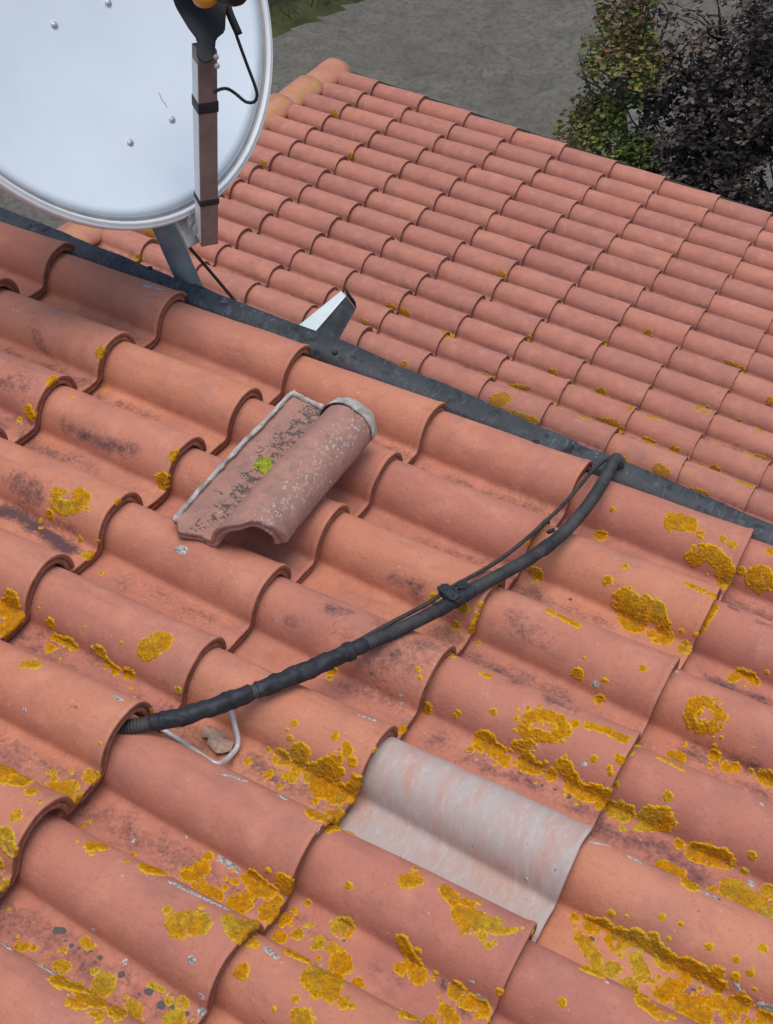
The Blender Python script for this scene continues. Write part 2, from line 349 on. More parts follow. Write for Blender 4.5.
# ------------------------------------------------------------------ marks on the tiles, traced as rounded strokes: (x offset, y offset, scale, [(radius, x, y, x, y ...)])
Z = 3.865
LICHEN = [
 (573,500,Z,[(28,390,82,445,88),(26,465,225,500,205,545,212,580,245,590,300),(18,575,330),(40,722,305),(8,440,325,500,350,550,378),(13,545,415,490,510),
   (46,205,400),(44,235,455),(24,285,400,325,425,350,480,350,535),(18,310,520),(22,265,420),(19,430,575),(18,110,138),(12,270,650),(19,15,672),(16,620,690,650,665,690,680,700,700)]),
 (573,640,Z,[(17,446,292,462,250,508,238,555,250,572,292,548,334,508,345,465,332,446,292),(28,400,460),(7,330,455,420,500),(18,545,445),(17,595,495),(9,530,490),(15,630,490),(28,755,530),
   (38,295,690,345,690),(33,205,660),(28,160,650),(26,110,600,30,585),(14,60,330,130,350,200,385,245,400),(11,10,322),(15,190,465),(8,230,430,170,560),(17,105,232),(19,430,35),(10,320,5,360,10)]),
 (450,660,Z,[(16,285,262,310,222,370,207,430,235,447,275,390,300,345,287,300,290,285,262),(11,480,247),(36,140,312),(24,175,340,205,370),(15,210,400),(18,260,330,310,330),(28,300,390),(24,340,415),(23,390,435),
   (24,440,410,470,450,480,500),(25,520,515,600,520),(18,580,560),(8,118,50,152,60)]),
 (573,824,Z,[(34,490,110,580,130),(15,410,75),(24,350,165,400,190,460,240),(36,610,250,680,300,730,330),(24,750,260),(15,10,360),(24,70,390,130,390),(30,160,430,250,440,330,490,400,540,480,560,560,620),
   (19,310,440),(19,565,570),(19,30,440,90,520,100,570),(15,40,560,110,590),(27,155,560),(21,170,480),(24,250,520,270,590),(22,220,620,270,690,340,740),(27,350,660,400,620),(29,420,690,500,740),(24,480,680),
   (28,600,700,660,690),(28,740,750),(21,430,600),(24,560,690,620,740),(13,735,480)]),
 (400,824,Z,[(25,32,217,58,217),(20,180,260,210,290),(32,240,350,300,370,360,390),(24,270,390),(14,320,430),(24,260,310),(13,400,415,510,420),(22,10,450,40,510,70,590),(18,0,560),(28,215,645),(20,245,685,320,700),
   (19,330,725),(22,180,720,200,760),(24,20,740,120,770),(13,385,650),(13,628,687)]),
 (150,824,Z,[(40,110,385,180,385),(27,195,175),(17,170,205,140,200),(21,190,240,260,280),(15,225,125),(36,340,310),(46,350,400,395,410),(30,400,210,430,250),(26,460,260),(32,455,340),(32,520,230),(18,490,300),
   (19,525,365),(18,570,425),(20,500,440),(21,545,500,590,520),(23,645,460),(20,700,480),(34,745,400),(36,740,540),(62,670,605),(28,700,660),(34,590,755),(19,20,185),(30,695,5),(22,125,690),(30,95,755),(10,0,620,50,640)]),
 (0,824,Z,[(20,350,85,392,88),(13,515,125),(24,562,170,610,185),(15,330,450,350,470),(26,240,555),(20,85,475),(34,240,610,320,640,400,620),(32,300,680,380,690),(32,450,730,510,740),(23,370,740),(18,510,700),(36,20,60),(23,45,100),(18,15,235),(22,0,150)]),
 (200,640,Z,[(28,320,450),(26,385,425,385,480),(23,350,530),(36,440,520,500,500),(20,530,460),(40,470,570),(36,530,600),(32,520,690),(20,430,670,490,700),(13,590,470),(25,605,555,590,600),(15,265,520),(13,185,470),(9,265,425),(18,515,118),(12,675,425)]),
 (0,600,Z,[(34,572,188,622,160),(18,195,85),(14,215,145,290,180),(18,270,160),(20,390,200),(20,420,240),(18,450,270),(20,500,280),(18,193,188),(18,105,250,140,252),(40,45,30),(28,30,110,60,80),(20,570,447),(12,690,350),
   (32,30,660),(28,0,690),(28,70,700),(19,120,740),(23,215,730),(34,260,730),(25,355,680),(23,350,750),(20,300,765)]),
 (0,400,Z,[(20,222,358,210,395,240,418,290,412,330,375,305,362),(15,195,440),(9,160,465),(12,310,535),(18,345,600),(12,370,550),(23,115,50),(28,630,315),(18,675,215),(11,455,395),(28,45,770)]),
 (0,200,Z,[(18,390,590),(20,210,705)]),
 (300,560,Z,[(17,520,150),(18,630,185),(16,605,250),(14,700,180,670,270),(12,590,370),(22,485,570),(16,400,655),(18,0,740),(18,140,760)]),
 (400,560,Z,[(22,530,55),(10,570,195,690,255),(10,320,443,340,448),(10,215,600,225,590)]),
]
GREY = [   # pale crusts; the second list is the dark ones
 [(150,824,Z,[(10,80,225,300,330),(11,270,130,340,175),(13,160,525),(16,200,670),(18,200,720),(12,450,480,490,515),(9,635,540,660,548),(10,650,30)]),
  (0,824,Z,[(9,0,455,40,485),(11,150,545,210,580),(11,360,410),(13,740,525),(9,720,50),(8,515,65),(10,485,530)]),
  (573,824,Z,[(14,725,700,765,712),(12,690,230),(9,625,610,640,640),(9,130,610),(7,215,125,265,150),(8,510,265,550,285),(6,70,70,140,85)]),
  (573,640,Z,[(13,85,172),(13,42,480),(10,395,120),(7,728,635)]), (0,400,Z,[(14,690,578,708,580),(8,240,628)]),
  (400,560,Z,[(10,385,105),(9,755,480)]),(300,560,Z,[(8,388,522),(8,393,553),(6,230,600,290,620)]),(400,824,Z,[(12,275,610),(10,305,665,330,680),(8,490,215)]),
  (200,640,Z,[(8,310,600,330,615),(6,90,520,180,545)]),(0,600,Z,[(8,445,372,470,385),(10,95,425)]),(0,200,Z,[(7,560,330,580,335),(7,600,340,625,345)])],
 [(0,824,Z,[(16,220,412,245,412),(12,275,470),(15,385,518),(11,350,490),(17,470,582),(22,578,648),(24,622,698),(20,668,712),(16,720,735),(6,305,480),(6,255,452),(6,537,658)]),
  (450,660,Z,[(18,460,525),(10,355,485),(9,405,500)]),(573,824,Z,[(14,70,445),(10,245,630),(12,465,640),(14,690,232),(9,565,290)]),(400,560,Z,[(9,658,152)]),(150,824,Z,[(10,500,420),(8,750,450)])]]
STAIN = [   # strength, then strokes
 (0.75,0,200,Z,[(26,125,490,150,560),(20,150,570,200,600),(55,20,700,90,720)]),(0.9,0,400,Z,[(28,250,100,340,150,430,175,520,200),(60,70,330,120,360)]),(1.6,0,400,Z,[(30,10,425,110,470,200,530,270,580)]),
 (0.8,0,400,Z,[(30,200,480,260,490),(20,10,70,120,90)]),(0.85,300,560,Z,[(26,110,185,160,200),(30,150,290),(30,360,70,460,110),(28,470,150)]),(0.8,300,560,Z,[(80,300,390,480,340)]),(0.6,300,560,Z,[(50,160,480,380,560)]),
 (1.2,573,640,Z,[(20,520,150,640,195,760,245)]),(0.85,573,640,Z,[(38,440,425,600,460,700,490),(28,620,550,760,600)]),(1.15,573,824,Z,[(34,230,60,380,110,500,220)]),(0.8,573,824,Z,[(40,100,30,300,100)]),
 (0.85,450,660,Z,[(38,250,80,430,120),(30,380,150,470,190)]),(0.7,200,480,Z,[(36,60,420),(24,350,545),(20,520,490,600,520),(44,540,590),(40,700,560)]),(0.75,400,560,Z,[(50,440,240,540,280),(36,450,470,620,530)]),
 (0.9,573,500,Z,[(14,600,410,640,430),(12,720,470,770,490)]),(0.7,400,824,Z,[(30,200,720,330,740),(26,140,610,330,700)]),(0.7,0,600,Z,[(30,0,590,130,680),(26,150,120,400,250)]),(0.9,400,560,Z,[(30,0,380,60,370)]),
]
LICHEN2 = [
 (400,230,Z,[(20,372,665,400,650),(12,440,710,520,740),(10,180,400),(13,20,325),(12,15,520),(12,395,175),(12,590,550),(14,660,590),(10,600,680),(6,430,605,490,605),(7,500,415)]),
 (573,310,Z,[(15,105,320),(11,290,90),(10,120,128),(12,100,430,160,440,190,470),(10,600,205,655,235),(7,520,380,480,378),(13,390,540),(8,310,515,280,500),(14,355,630,330,612),(14,545,620),(9,290,635),(11,195,580),
   (10,225,380),(10,600,320),(7,510,395),(5,540,510,570,520),(9,760,350),(6,430,600),(6,460,690,520,710),(7,640,660,690,680),(6,640,430,730,470),(6,30,410,60,420),(6,290,410,350,425)]),
 (200,230,Z,[(11,735,295,770,310),(7,640,355)]),(190,60,Z,[(12,555,210),(12,285,405),(9,625,370)]),(40,200,4.83,[(20,470,290),(18,530,160)]),
]
def strokes(src):
    for ox, oy, sc, ls in src:
        for s in ls:
            r = s[0] / sc; xs = [(ox + s[k] / sc, oy + s[k + 1] / sc) for k in range(1, len(s), 2)]
            yield r, xs
class Field:
    """rounded strokes laid on the tiles: each pixel is carried along its ray to the tile it falls on"""
    def __init__(s, bvh): s.bvh = bvh; s.A = []; s.B = []; s.r = []; s.k = []
    def add(s, src, key=0.0, grow=1.0):
        for i, (r, xs) in enumerate(strokes(src)):
            pts = []
            for x, y in xs:
                d = ray(x, y); h = s.bvh.ray_cast(Vector(CAM), Vector(d))
                if h[0] is None: continue
                p = np.array(h[0]); pts.append((p, (p - CAM) @ RC[2]))
            for a, b in (zip(pts, pts[1:]) if len(pts) > 1 else zip(pts, pts)):
                s.A.append(a[0]); s.B.append(b[0]); s.r.append(grow * r * a[1] / F); s.k.append(key if key else random.random())
    def scatter(s, k, y0):                 # small satellites round the bigger strokes
        n = len(s.A)
        for i in range(n):
            if s.r[i] < 0.009: continue
            q = RC @ (s.A[i] - CAM)
            for _ in range(k if 512 + F * q[1] / q[2] > y0 else 1):
                t = random.random(); c = s.A[i] * (1 - t) + s.B[i] * t; d = s.r[i] * random.uniform(1.1, 2.6); a = random.uniform(0, 6.28)
                c = c + np.array([1.3 * math.cos(a) * d, 0.8 * math.sin(a) * d, 0.0]); h = s.bvh.ray_cast(Vector((c[0], c[1], 0.6)), Vector((0, 0, -1)))
                if h[0] is not None: s.A.append(np.array(h[0])); s.B.append(np.array(h[0])); s.r.append(s.r[i] * random.uniform(0.2, 0.5)); s.k.append(random.random())
    def fin(s): s.A = np.array(s.A); s.B = np.array(s.B); s.r = np.array(s.r); s.k = np.array(s.k); return s
    def near(s, lo, hi):
        m = 0.03; c1 = np.minimum(s.A, s.B) - s.r[:, None] - m; c2 = np.maximum(s.A, s.B) + s.r[:, None] + m
        return np.where(((c1 < hi) & (c2 > lo)).all(1))[0]
    def eval(s, P, idx):
        best = np.full(P.shape[:-1], -1.0); kk = np.zeros(P.shape[:-1]); rr = np.full(P.shape[:-1], 0.01)
        for i in idx:
            ab = s.B[i] - s.A[i]; t = np.clip(((P - s.A[i]) @ ab) / max(ab @ ab, 1e-12), 0, 1)
            d = s.r[i] - np.linalg.norm(P - s.A[i] - t[..., None] * ab, axis=-1); m = d > best
            best = np.where(m, d, best); kk = np.where(m, s.k[i], kk); rr = np.where(m, s.r[i], rr)
        return best, kk, rr

def components(mask):                      # label the 8-connected blobs of a boolean grid
    lab = np.where(mask, np.arange(mask.size).reshape(mask.shape) + 1, 0)
    while True:
        n = lab.copy()
        for ax in (0, 1):
            for sgn in (1, -1):
                r = np.roll(n, sgn, ax)
                if sgn == 1: (r[:1] if ax == 0 else r[:, :1])[...] = 0
                else: (r[-1:] if ax == 0 else r[:, -1:])[...] = 0
                n = np.where(mask, np.maximum(n, r), 0)
        # pointer jumping keeps the number of sweeps small
        flat = np.r_[0, n.ravel()]; n = flat[n]; n = np.where(mask, np.maximum(n, lab), 0)
        if (n == lab).all(): return lab
        lab = n

def grow_lichen(field, tiles, mat, cell, thick, name, parent, TM, min_area, amp=1.0, holes=True):
    specks = []; count = 0
    path = np.array([(-0.372, 0.0), (-0.02, 0.0)] + RIM[1:10]); d = np.r_[0, np.cumsum(np.linalg.norm(np.diff(path, axis=0), axis=1))]
    t = np.arange(0, d[-1], cell); st = np.stack([np.interp(t, d, path[:, k]) for k in (0, 1)], 1)
    sl = np.arange(0.012, PLEN, cell)
    for tl in tiles:
        Dg, Sg = np.meshgrid(np.arange(len(st)), sl, indexing='ij')
        cg = tl.surf(st[Dg[::12, ::12], 0], st[Dg[::12, ::12], 1], Sg[::12, ::12]).reshape(-1, 3)
        idx = field.near(cg.min(0) - 0.01, cg.max(0) + 0.01)
        if len(idx) == 0: continue
        P = tl.surf(st[Dg, 0], st[Dg, 1], Sg)
        b, k, r = field.eval(P, idx)
        a = amp * np.clip(r, 0.003, 0.016)
        d0 = b + a * (0.10 + 0.26 * fbm(P, 70, 2, 2) + 0.17 * fbm(P, 230, 8, 2))
        if holes: d0 = d0 - np.clip(fbm(P, 78, 33, 3) - 0.60, 0, 1) * 0.035
        m = d0 > 0
        if not m.any(): continue
        gu = np.gradient(P, axis=0); gs = np.gradient(P, axis=1); N = np.cross(gu, gs); N /= np.linalg.norm(N, axis=-1)[..., None] + 1e-12
        N = np.where((N[..., 2:] < -0.2), -N, N)
        e = np.clip(d0 / 0.008, 0, 1)
        h = np.where(m, thick * (0.35 + 0.65 * np.clip(d0 / 0.003, 0, 1)) * (0.75 + 0.6 * fbm(P, 300, 5, 2)) + thick * 0.6 * np.exp(-((d0 - 0.004) / 0.002) ** 2), -0.0004)
        h = np.where(m, np.maximum(h, 0.0003), h)
        V = P + N * h[..., None]
        fm = m[:-1, :-1] | m[1:, :-1] | m[:-1, 1:] | m[1:, 1:]
        hue = np.clip(0.04 + 0.8 * fbm(P, 9, 51, 2) + 0.35 * noise(P, 45, 52) + (0 if holes else 0), 0, 1) if holes else k; core = np.clip((d0 - 0.005) / 0.006, 0, 1)
        lab = components(fm); bsz = fm.shape[1]; nb = P.shape[1]
        for lb in np.unique(lab[lab > 0]):
            ii, jj = np.where(lab == lb)
            q = np.stack([ii * nb + jj, (ii + 1) * nb + jj, (ii + 1) * nb + jj + 1, ii * nb + jj + 1], -1)
            un, inv = np.unique(q, return_inverse=True); q = inv.reshape(-1, 4)
            vv = V.reshape(-1, 3)[un]; at = dict(edge=e.ravel()[un], hue=hue.ravel()[un], core=core.ravel()[un])
            if len(ii) * cell * cell < min_area: specks.append((vv, q, at)); continue
            c = vv.mean(0)
            link(name, mesh_np(name, vv - c, q, mat, True, at), parent, TM @ Matrix.Translation(c)); count += 1
    if specks:
        V, Q = join_vf([(v, q) for v, q, _ in specks]); at = {kk: np.concatenate([x[2][kk] for x in specks]) for kk in ('edge', 'hue', 'core')}
        o = link(name.replace('patch', 'specks'), mesh_np(name, V, Q, mat, True, at), parent, TM); o['kind'] = 'stuff'
    return count

# ------------------------------------------------------------------ the near house: walls, roof deck, tiles
TM1 = Matrix([[*MW[i], 0.0] for i in range(3)] + [[0, 0, 0, 1]])
M_wall = simple('rendered_wall', (0.52, 0.47, 0.40), (0.60, 0.55, 0.48), 6, 0.95, 0.1, bump=0.3)
M_deck = simple('roof_deck', (0.06, 0.04, 0.035), (0.10, 0.06, 0.05), 20, 0.95, 0.1)
def prism(name, u0, u1, v0, v1, ntop, T, mat, parent, thick=None, zbot=None):
    """box under a roof plane: top parallel to the roof, bottom either parallel or at a level"""
    top = [T @ Vector((u, v, ntop)) for u, v in ((u0, v0), (u1, v0), (u1, v1), (u0, v1))]
    bot = [T @ Vector((u, v, ntop - thick)) for u, v in ((u0, v0), (u1, v0), (u1, v1), (u0, v1))] if thick else [Vector((p.x, p.y, zbot)) for p in top]
    V = np.array([list(p) for p in top + bot])
    Fq = np.array([(0, 1, 2, 3), (7, 6, 5, 4), (0, 4, 5, 1), (1, 5, 6, 2), (2, 6, 7, 3), (3, 7, 4, 0)])
    return worldmesh(name, V, Fq, mat, parent)
U0, U1, V0 = -1.45, 3.35, -2.75
house = empty('tiled_house', (0.9, -1.3, GROUND), 'near house with large orange clay roof tiles blotched with yellow lichen', 'house')
prism('wall', U0 + 0.15, U1 - 0.2, V0 + 0.05, 0.10, -0.20, TM1, M_wall, house, zbot=GROUND - 0.3)
roof = prism('roof', U0, U1, V0, 0.118, -0.045, TM1, M_deck, house, thick=0.13)
tiles1 = []; tile_of = {}; RAISE = {(3, 5): 0.030, (3, 6): 0.026, (2, 4): 0.008, (3, 4): 0.004, (2, 3): 0.005, (3, 3): 0.006}
NCOL = 13
for i in range(-3, 10):
    for j in range(0, NCOL):
        u0, v0 = i * L, -j * W
        if u0 > U1 + 0.02 or v0 < V0 + 0.05 or u0 - 0.2 < U0: continue
        du = dv = 0.0
        if (i, j) in KN:
            p = pl(*KN[(i, j)]); du = float(np.clip(p[0] - u0, -0.016, 0.016)); dv = float(np.clip(p[1] - v0, -0.006, 0.006))
        else: du = random.uniform(-0.006, 0.006); dv = random.uniform(-0.003, 0.003)
        tl = Tile(u0 + du, v0 + dv, i * 31 + j * 7.3 + 100, rot=random.uniform(-0.010, 0.010), lift=random.uniform(-0.001, 0.002), raise_=RAISE.get((i, j), random.uniform(0.003, 0.009)))
        # keep only what the photograph (and a step to the side) can see
        c = RC @ (np.array([u0 - 0.18, v0, 0.04]) - CAM)
        if c[2] < 0.4: continue
        x, y = 386.5 + F * c[0] / c[2], 512 + F * c[1] / c[2]
        if not (-330 < x < 1100 and -60 < y < 1420): continue
        tl.key = (i, j); tl.grid = tl.mesh_grid(26, 46); tiles1.append(tl); tile_of[(i, j)] = tl
parts = [(t.grid[0].reshape(-1, 3), t.grid[1]) for t in tiles1]
bv, bf = join_vf(parts); BVH1 = BVHTree.FromPolygons(bv.tolist(), bf.tolist())
stain = Field(BVH1)
for st in STAIN: stain.add([st[1:]], st[0], 1.15)
stain.fin()
for tl in tiles1:
    V, Ft, gr = tl.grid; c = np.array([tl.u0, tl.v0, 0.0]); P = V.reshape(-1, 3)
    idx = stain.near(P.min(0), P.max(0)); sv = np.zeros(len(P))
    if len(idx):
        b, k, r = stain.eval(P, idx); sv = np.clip(0.5 + b / (r * 1.7), 0, 1) * k
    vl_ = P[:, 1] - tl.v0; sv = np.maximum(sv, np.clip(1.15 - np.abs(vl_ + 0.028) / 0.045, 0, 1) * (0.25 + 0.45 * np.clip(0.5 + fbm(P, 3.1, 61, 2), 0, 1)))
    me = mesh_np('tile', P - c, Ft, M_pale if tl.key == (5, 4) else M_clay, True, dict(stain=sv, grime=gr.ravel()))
    o = link('tile', me, roof, TM1 @ Matrix.Translation(c))
    if tl.key == (5, 4): o['label'] = 'whitish grey limed tile among the orange ones'
lf = Field(BVH1); lf.add(LICHEN, 0.0, 1.34); lf.scatter(2, 690); lf.fin()
n1 = grow_lichen(lf, [t for t in tiles1 if t.key != (5, 4)], M_lichen, 0.0015, 0.0020, 'lichen_patch', roof, TM1, 0.00030)
gf = Field(BVH1); gf.add(GREY[0], 0.2, 1.0); gf.add(GREY[1], 0.9, 0.65); gf.fin()
n2 = grow_lichen(gf, tiles1, M_glichen, 0.0015, 0.0010, 'crust_patch', roof, TM1, 0.00035, amp=1.5, holes=False)
print('lichen patches', n1, n2, 'tiles', len(tiles1))

def height(u, v):                          # roof surface height under a point
    h = BVH1.ray_cast(Vector((u, v, 1.0)), Vector((0, 0, -1)))
    return h[0].z if h[0] is not None else 0.0

# black verge flashing: bent strips, lapped at the joints
def flashing(ua, ub, lift, seed):
    us = np.linspace(ua, ub, max(6, int((ub - ua) / 0.03)))
    cs = np.array([(0.112, 0.028), (0.117, 0.052), (0.121, 0.060), (0.144, 0.066), (0.164, 0.071), (0.169, 0.070), (0.172, 0.062), (0.173, 0.0), (0.174, -0.16)])
    out = []
    for off in (0.0, -0.0025):
        for u in us:
            S = np.array([[u, k * 0.02, 1.0] for k in range(len(cs))])
            wv = 0.006 * noise(np.array([[u, 0, 1.0]]), 2.3, 1)[0] + 0.004 * noise(np.array([[u, 5, 1.0]]), 7, 2)[0] + (0.016 * math.exp(-((u - 0.95) / 0.35) ** 2))
            wn_ = 0.004 * noise(np.array([[u, 9, 1.0]]), 3.0, 3)[0]
            k2 = np.clip(np.arange(len(cs)) / 4.0, 0, 1)
            out.append(np.stack([np.full(len(cs), u), cs[:, 0] + wv * k2 - (0.0 if off == 0 else 0.0) + (off if off else 0) * 0.6, cs[:, 1] + wn_ + lift + off + 0.0030 * noise(S, 16, 7) + 0.0014 * noise(S, 45, 8)], 1))
    V = np.array(out); a = len(us); b = len(cs); V = V.reshape(-1, 3)
    i, j = np.meshgrid(np.arange(a - 1), np.arange(b - 1), indexing='ij'); q = np.stack([i * b + j, (i + 1) * b + j, (i + 1) * b + j + 1, i * b + j + 1], -1).reshape(-1, 4)
    Fq = np.vstack([q, q[:, ::-1] + a * b]); o2 = a * b
    ed = []
    for k in range(a - 1):
        ed.append((k * b, o2 + k * b, o2 + (k + 1) * b, (k + 1) * b)); ed.append((k * b + b - 1, (k + 1) * b + b - 1, o2 + (k + 1) * b + b - 1, o2 + k * b + b - 1))
    for k in range(b - 1):
        ed.append((k, k + 1, o2 + k + 1, o2 + k)); e = (a - 1) * b; ed.append((e + k, o2 + e + k, o2 + e + k + 1, e + k + 1))
    Vw = (MW @ V.T).T
    return worldmesh('verge_flashing', Vw, np.vstack([Fq, np.array(ed)]), M_flash, house, True)
flashing(-1.44, 0.40, 0.0, 1); flashing(0.36, 1.42, 0.0035, 2); flashing(1.39, 3.34, 0.0, 3)
for px, py in ((536, 442), (150, 268), (335, 352)):
    p = pl(px, py, 0.072); V, Fq = tube_vf(np.array([w(p + [0, 0, -0.004]), w(p + [0, 0, 0.002]), w(p + [0, 0, 0.0035])]), [0.007, 0.007, 0.004], 10)
    worldmesh('nail_head', V, fix_quads(Fq), simple('nail', (0.02, 0.02, 0.022), (0.04, 0.04, 0.045), 50, 0.5), house, True)

# ------------------------------------------------------------------ the lower house behind
OFF2 = np.array([-0.2862556, 3.0059807, -2.1327080])
def rodr(r):
    r = np.asarray(r, float); t = np.linalg.norm(r); k = r / t; X = np.array([[0, -k[2], k[1]], [k[2], 0, -k[0]], [-k[1], k[0], 0]])
    return np.eye(3) + math.sin(t) * X + (1 - math.cos(t)) * X @ X
R2 = rodr((0.0375291, 0.0067927, 0)); A2 = MW @ R2; o2w = MW @ OFF2
TM2 = Matrix([[*A2[i], o2w[i]] for i in range(3)] + [[0, 0, 0, 1]])
NC2 = 13; UR = -6.15 * L; UE = 9.2 * L
house2 = empty('lower_house', (float(o2w[0]) + 0.3, float(o2w[1]) + 1.4, GROUND), 'lower house behind the black flashing with pinkish tiled roof and ridge', 'house')
prism('wall', UR, UE - 0.2, 0.0, NC2 * W - 0.12, -0.20, TM2, M_wall, house2, zbot=GROUND - 0.3)
roof2 = prism('roof', UR - 0.02, UE, -0.085, (NC2 - 1) * W + 0.15, -0.045, TM2, M_deck, house2, thick=0.10)
use_profile(PROFILE_B)
variants = []
for k in range(6):
    t0 = Tile(0, 0, 500 + k * 13, warp=1.6); V, Ft, gr = t0.mesh_grid(8, 30)
    variants.append(mesh_np('tile', V.reshape(-1, 3), Ft, M_clay2, True, dict(stain=np.clip(1.2 - np.abs(V[..., 1].ravel() + 0.012) / 0.028, 0.0, 1) * (0.55 + 0.5 * k / 6), grime=gr.ravel() * 0.95)))
tiles2 = []
for i in range(-5, 10):
    for c in range(NC2):
        rot = random.uniform(-0.012, 0.012); u0 = i * L + random.uniform(-0.010, 0.010); v0 = c * W + random.uniform(-0.004, 0.004); lf_ = random.uniform(-0.002, 0.003)
        link('tile', variants[random.randrange(6)], roof2, TM2 @ Matrix.Translation((u0, v0, lf_)) @ Matrix.Rotation(rot, 4, 'Z'))
        tl = Tile(u0, v0, 0, rot=rot, lift=lf_, warp=0.0); tiles2.append(tl)
# lichen of the lower roof: worked out in its own frame
class Tile2(Tile):
    def surf(s, du, dn, sl): return (R2 @ Tile.surf(s, du, dn, sl)[..., None])[..., 0] + OFF2
t2 = []
for tl in tiles2: x = Tile2(tl.u0, tl.v0, 0, rot=tl.rot, lift=tl.lift + 0.0008, warp=0.0); t2.append(x)
p2 = []
for x in t2: g = x.mesh_grid(8, 30); p2.append((g[0].reshape(-1, 3), g[1]))
bv2, bf2 = join_vf(p2); BVH2 = BVHTree.FromPolygons(bv2.tolist(), bf2.tolist())
l2 = Field(BVH2); l2.add(LICHEN2, 0.0, 1.3)
for x in t2:
    if x.v0 < 5.5 * W and random.random() < (0.55 if x.v0 < 2.5 * W else 0.22):
        a = -random.uniform(0.05, 0.33); ln = random.uniform(0.02, 0.11); s0 = 0.070 + random.uniform(-0.012, 0.006)
        for kk in range(3):
            P = x.surf(np.array([a + ln * kk * 0.4, a + ln * (kk * 0.4 + 0.25)]), np.zeros(2), np.full(2, s0 + random.uniform(-.006, .006)))
            l2.A.append(P[0]); l2.B.append(P[1]); l2.r.append(random.uniform(0.003, 0.007)); l2.k.append(0.5)
l2.fin()
print('roof2 lichen', grow_lichen(l2, t2, M_lichen2, 0.0028, 0.0030, 'lichen_patch', roof2, TM1, 0.0009, amp=2.0))
# ridge caps
def ridge_mat():
    t = NT('ridge_clay', 0.85, 0.2)
    b = t.mix(t.ramp(t.noise(9, 4), [(0.35, 0.0), (0.65, 1.0)]), (0.46, 0.19, 0.13), (0.52, 0.25, 0.17))
    y = t.math('MULTIPLY', t.attr('stain'), t.ramp(t.noise(22, 5, 0.7), [(0.50, 0.0), (0.62, 0.9)]))
    b = t.mix(y, b, (0.42, 0.27, 0.035)); b = t.mix(t.ramp(t.noise(40, 3), [(0.66, 0.0), (0.72, 0.5)]), b, (0.5, 0.44, 0.38))
    t.color(b); t.bump(t.noise(90, 4), 0.5, 0.002); return t.m
M_ridge = ridge_mat()
ncap = 8
for k in range(ncap):
    va, vb = -0.14 + k * (NC2 * W + 0.06) / ncap, -0.14 + (k + 1) * (NC2 * W + 0.06) / ncap + 0.05
    ts = np.linspace(0, 1, 7); an = np.linspace(-0.12, math.pi + 0.12, 17); rows = []
    for lay in (0, 1):
        for t in ts:
            r = (0.120 - 0.018 * t) + (0.006 if t > 0.97 else 0) - lay * 0.014
            rows.append(np.stack([UR + 0.02 - r * np.cos(an), np.full(17, va + (vb - va) * (1 - t)), 0.010 + 0.012 * (1 - t) + 0.66 * r * np.sin(an)], 1))
    V = np.array(rows).reshape(-1, 3); b = 17; a = 7; V = V + 0.003 * np.stack([noise(V + k, 11, 1), noise(V + k, 11, 2), noise(V + k, 11, 3)], 1)
    i, j = np.meshgrid(np.arange(a - 1), np.arange(b - 1), indexing='ij'); q = np.stack([i * b + j, i * b + j + 1, (i + 1) * b + j + 1, (i + 1) * b + j], -1).reshape(-1, 4)
    o2 = a * b; ed = [(j, o2 + j, o2 + j + 1, j + 1) for j in range(b - 1)] + [((a - 1) * b + j, (a - 1) * b + j + 1, o2 + (a - 1) * b + j + 1, o2 + (a - 1) * b + j) for j in range(b - 1)]
    ed += [(k2 * b + e, o2 + k2 * b + e, o2 + (k2 + 1) * b + e, (k2 + 1) * b + e) for k2 in range(a - 1) for e in (0, b - 1)]
    y = 0.95 if k in (0, 1, 5, 6) else 0.3
    link('ridge_cap', mesh_np('ridge_cap', V, np.vstack([q, q[:, ::-1] + o2, ed]), M_ridge, True, dict(stain=np.full(len(V), y))), roof2, TM2)
# back slope beyond the ridge, and a dark barge board along the far verge
def wave_slope():
    T = Matrix.Rotation(2 * TH, 4, 'Y'); c = []
    sl = np.linspace(0, PLEN, 14); p, _ = prof(sl); rows = []
    for u in (0.0, 0.9, 1.8, 2.6):
        row = np.concatenate([np.stack([np.full(14, -u), p[:, 0] * 0.97 + k * W, p[:, 1]], 1) for k in range(NC2)]); rows.append(row)
    V = np.array(rows); a, b = V.shape[:2]; i, j = np.meshgrid(np.arange(a - 1), np.arange(b - 1), indexing='ij')
    q = np.stack([i * b + j, i * b + j + 1, (i + 1) * b + j + 1, (i + 1) * b + j], -1).reshape(-1, 4); V = V.reshape(-1, 3)
    M = TM2 @ Matrix.Translation((UR, 0, -0.03)) @ Matrix.Rotation(-2 * TH, 4, 'Y')
    return link('back_slope', mesh_np('back_slope', V, q, M_clay2, True, dict(stain=np.zeros(len(V)), grime=np.zeros(len(V)))), roof2, M)
wave_slope()
M_board = simple('dark_board', (0.02, 0.019, 0.018), (0.04, 0.036, 0.033), 14, 0.9, 0.2)
prism('barge_board', UR, UE, (NC2 - 1) * W + 0.152, (NC2 - 1) * W + 0.205, 0.03, TM2, M_board, house2, thick=0.2)

use_profile(PROFILE_A)
